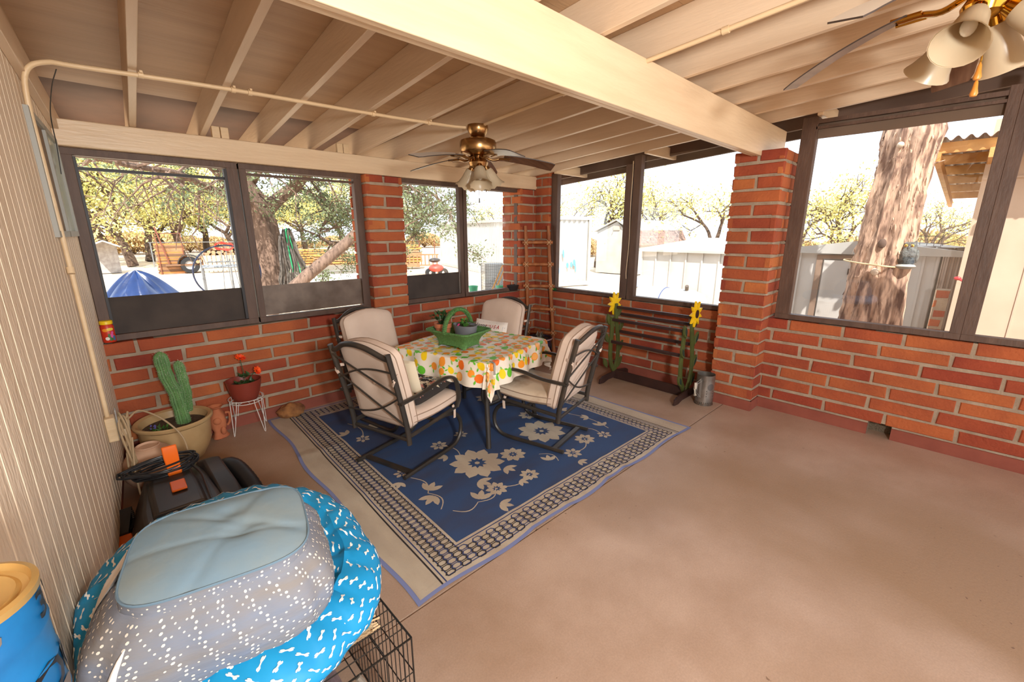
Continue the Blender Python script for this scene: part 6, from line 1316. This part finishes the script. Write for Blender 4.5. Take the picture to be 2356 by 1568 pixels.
b = MB(); b.add(vs, [(i*n+j, i*n+(j+1) % n, (i+1)*n+(j+1) % n, (i+1)*n+j) for i in range(k-1) for j in range(n)])
RB = M('red brown shaggy bark', (204, 168, 142), .95, c2=(112, 84, 70), sc=7, bump=1, bsc=16, stretch=(2.4, 2.4, .5), lo=.42, hi=.6); b.build('trunk', RB, t)
b = MB(); rr = random.Random(40)
for i in range(420):
    q_ = rr.random()*(k-2); i0 = int(q_); a = rr.uniform(PI*.55, PI*1.45); j = int(a/(2*PI)*n); v_ = V(vs[i0*n+j % n]); d = V(cos(a), sin(a), 0); L_ = rr.uniform(.03, .10); s2_ = V(-d.y, d.x, 0)*rr.uniform(.004, .012)
    o_ = v_-d*.004; b.add([o_-s2_, o_+s2_, o_+d*rr.uniform(.008, .022)-V(0, 0, L_)+s2_*.5, o_+d*.01-V(0, 0, L_)-s2_*.5], [(0, 1, 2, 3)], 0, rr.random())
b.build('bark_strips', RB, t, smooth=False)
for px, py, q_ in ((2030, 560, (.035, .05)), (2012, 625, (.035, .04)), (2072, 333, (.03, .03))):
    p = tp(px, py, -.24); b = MB(); b.ball(p, (.03, q_[0], q_[1]), 12, 8); b.build('knot', M('knot', (90, 70, 60), .9) if py < 600 and py > 400 else M('cut knot', (206, 186, 164), .9), t)
for P, r_ in (([(2105, 330), (2135, 325), (2165, 312)], .025), ([(2060, 360), (2042, 358)], .02), ([(2100, 300), (2140, 285), (2150, 300)], .02), ([(2120, 385), (2175, 368)], .006)):
    b = MB(); pp = [tp(x, y) for x, y in P]; b.tube(pp, [r_*(1-.4*i/len(pp)) for i in range(len(pp))], 8); b.build('branch_stub', RB, t)
b = MB(); rr = random.Random(44)
for x, y in ((2060, 255), (2030, 300), (2200, 235), (2250, 230), (2190, 260), (2280, 250), (2220, 215)):
    p = tp(x+40, y-90); P = [p]; 
    for s_ in range(6): p = p+V(rr.uniform(-.1, .1), rr.uniform(-.12, .1), rr.uniform(-.12, -.03)); P.append(p)
    b.tube(P, [.007, .006, .005, .004, .003, .003, .002], 4)
    for s_ in (3, 5): b.tube([P[s_], P[s_]+V(rr.uniform(-.1, .1), rr.uniform(-.2, .2), -.1)], .0025, 4); b.ball(P[s_], .010, 5, 3)
b.build('twigs', BARK2, t)
p = tp(2012, 605, -.0); b = MB(); b.tube([V(p.x+.30*cos(a), p.y+.275*sin(a), p.z+.03*sin(a)) for a in [2*PI*k/30 for k in range(30)]], .008, 6, closed=True); tag(b.build('trunk_rope', M('pale rope', (216, 188, 144), .8), loc=O), 'pale rope tied around the leaning trunk to hold the owl', 'rope')
OW = Px(2083, 612, TXX-.16); t = thing('owl_statue', 'grey plastic decoy owl tied to the right side of the leaning trunk', 'owl', OW)
OG = M('owl grey', (112, 116, 112), .6, c2=(62, 64, 64), sc=26, bump=.8, bsc=60); hO = Px(2083, 556, TXX-.16).z-OW.z
b = MB(); b.lathe([(.055, 0), (.062, .02), (.074, hO*.2), (.08, hO*.4), (.076, hO*.6), (.058, hO*.74), (.06, hO*.82), (.052, hO*.94), (.025, hO), (.001, hO)], 26, wob=lambda a, i, z: 1+.05*sin(a*6+i)); b.build('body', OG, t)
for s_ in (1, -1):
    b = MB(); b.tube([(-.01, s_*.032, hO*.92), (-.015, s_*.052, hO*1.06)], [.02, .003], 7); b.build('ear_tuft', OG, t)
    b = MB(); b.ball((-.05, s_*.024, hO*.85), (.012, .015, .015), 10, 6); e_ = b.build('eye', M('amber eye', (226, 160, 40), .3), t); b = MB(); b.ball((-.061, s_*.024, hO*.85), .006, 7, 5); b.build('pupil', RUBR, e_)
    b = MB(); b.ball((.005, s_*.07, hO*.42), (.05, .02, hO*.28), 12, 8); b.build('wing', OG, t)
b = MB(); b.tube([(-.052, 0, hO*.82), (-.07, 0, hO*.76)], [.009, .002], 6); b.build('beak', RUBR, t)
b = MB(); b.ball((-.02, 0, -.0), (.07, .085, .03), 12, 6); b.build('perch', M('stone grey', (170, 168, 160), .8), t)
# outbuilding with corrugated overhang
BX = 6.75; c0 = Px(2272, 361, BX); yc = c0.y; t = thing('outbuilding', 'cream panelled outbuilding with a corrugated tin roof at the right edge', 'building', (BX, yc, GZ)); O = V(BX, yc, GZ)
zwt = zat(2272, 361, math.hypot(BX, yc))-GZ
b = MB(); b.box((0, -4.2, .0), (4, 0, zwt+.35)); b.build('walls', PLYB, t, smooth=False)
for y in (-.18, -.46, -.80, -1.14, -1.48, -1.9): b = MB(); b.box((-.006, y-.006, 0), (0, y+.006, zwt+.1)); b.build('panel_groove', M('groove shade paint', (196, 168, 146), .8), t, smooth=False)
b = MB(); b.box((-.02, -4.2, zwt-.22), (0, .0, zwt-.20)); b.build('trim_strip', PLYB, t, smooth=False)
RN = Px(2150, 342, BX-.35)-O; zr0 = RN.z; yr = RN.y; sl_r = -.06
def RZ(x): return zr0+(x+.35)*sl_r
b = MB(); n = 100; ys = lsp(yr, -4.4, 120)
b.grid(lambda y, x: V(x, y, RZ(x)+.07+.02*sin((y-yr)*2*PI/.09)*1.0), lsp(yr, -4.4, 420), lsp(-.42, 4.4, 3)); b.build('corrugated_roof', M('corrugated tin', (172, 156, 144), .5, metal=.3), t)
for x in (-.33, .35, 1.1, 1.9, 2.8, 3.7): b = MB(); b.beam((x, yr-.02, RZ(x)), (x, -4.3, RZ(x)), .045, .10); b.build('purlin', LUMB, t, smooth=False)
for y in (yr-.04, yr-.42, yr-.9, -.9, -1.6): b = MB(); b.beam((-.40, y, RZ(-.4)-.09), (4.2, y, RZ(4.2)-.09), .045, .09); b.build('roof_joist', LUMB, t, smooth=False)
b = MB(); p = Px(2203, 640, BX-.3)-O; b.ball(p, (.02, .03, .02), 8, 6); b.tube([p, p+V(.0, -.06, -.03), p+V(.05, -.08, -.05)], .012, 6); tag(b.build('red_valve', M('red paint', (200, 40, 50), .4), loc=O), 'small red garden valve on the corner of the outbuilding', 'valve')
b = MB(); b.box((.12, .03, 0), (.3, .15, 1.2), 1); bond(b, (.12, .15, 0), (0, -1, 0), (-1, 0, 0), .12, 0, 11, bl=.2)
tag(b.build('brick_pier', BM, smooth=False, loc=(BX, yc, GZ)), 'narrow red brick pier between the tin sheet and the outbuilding', 'brick pier')
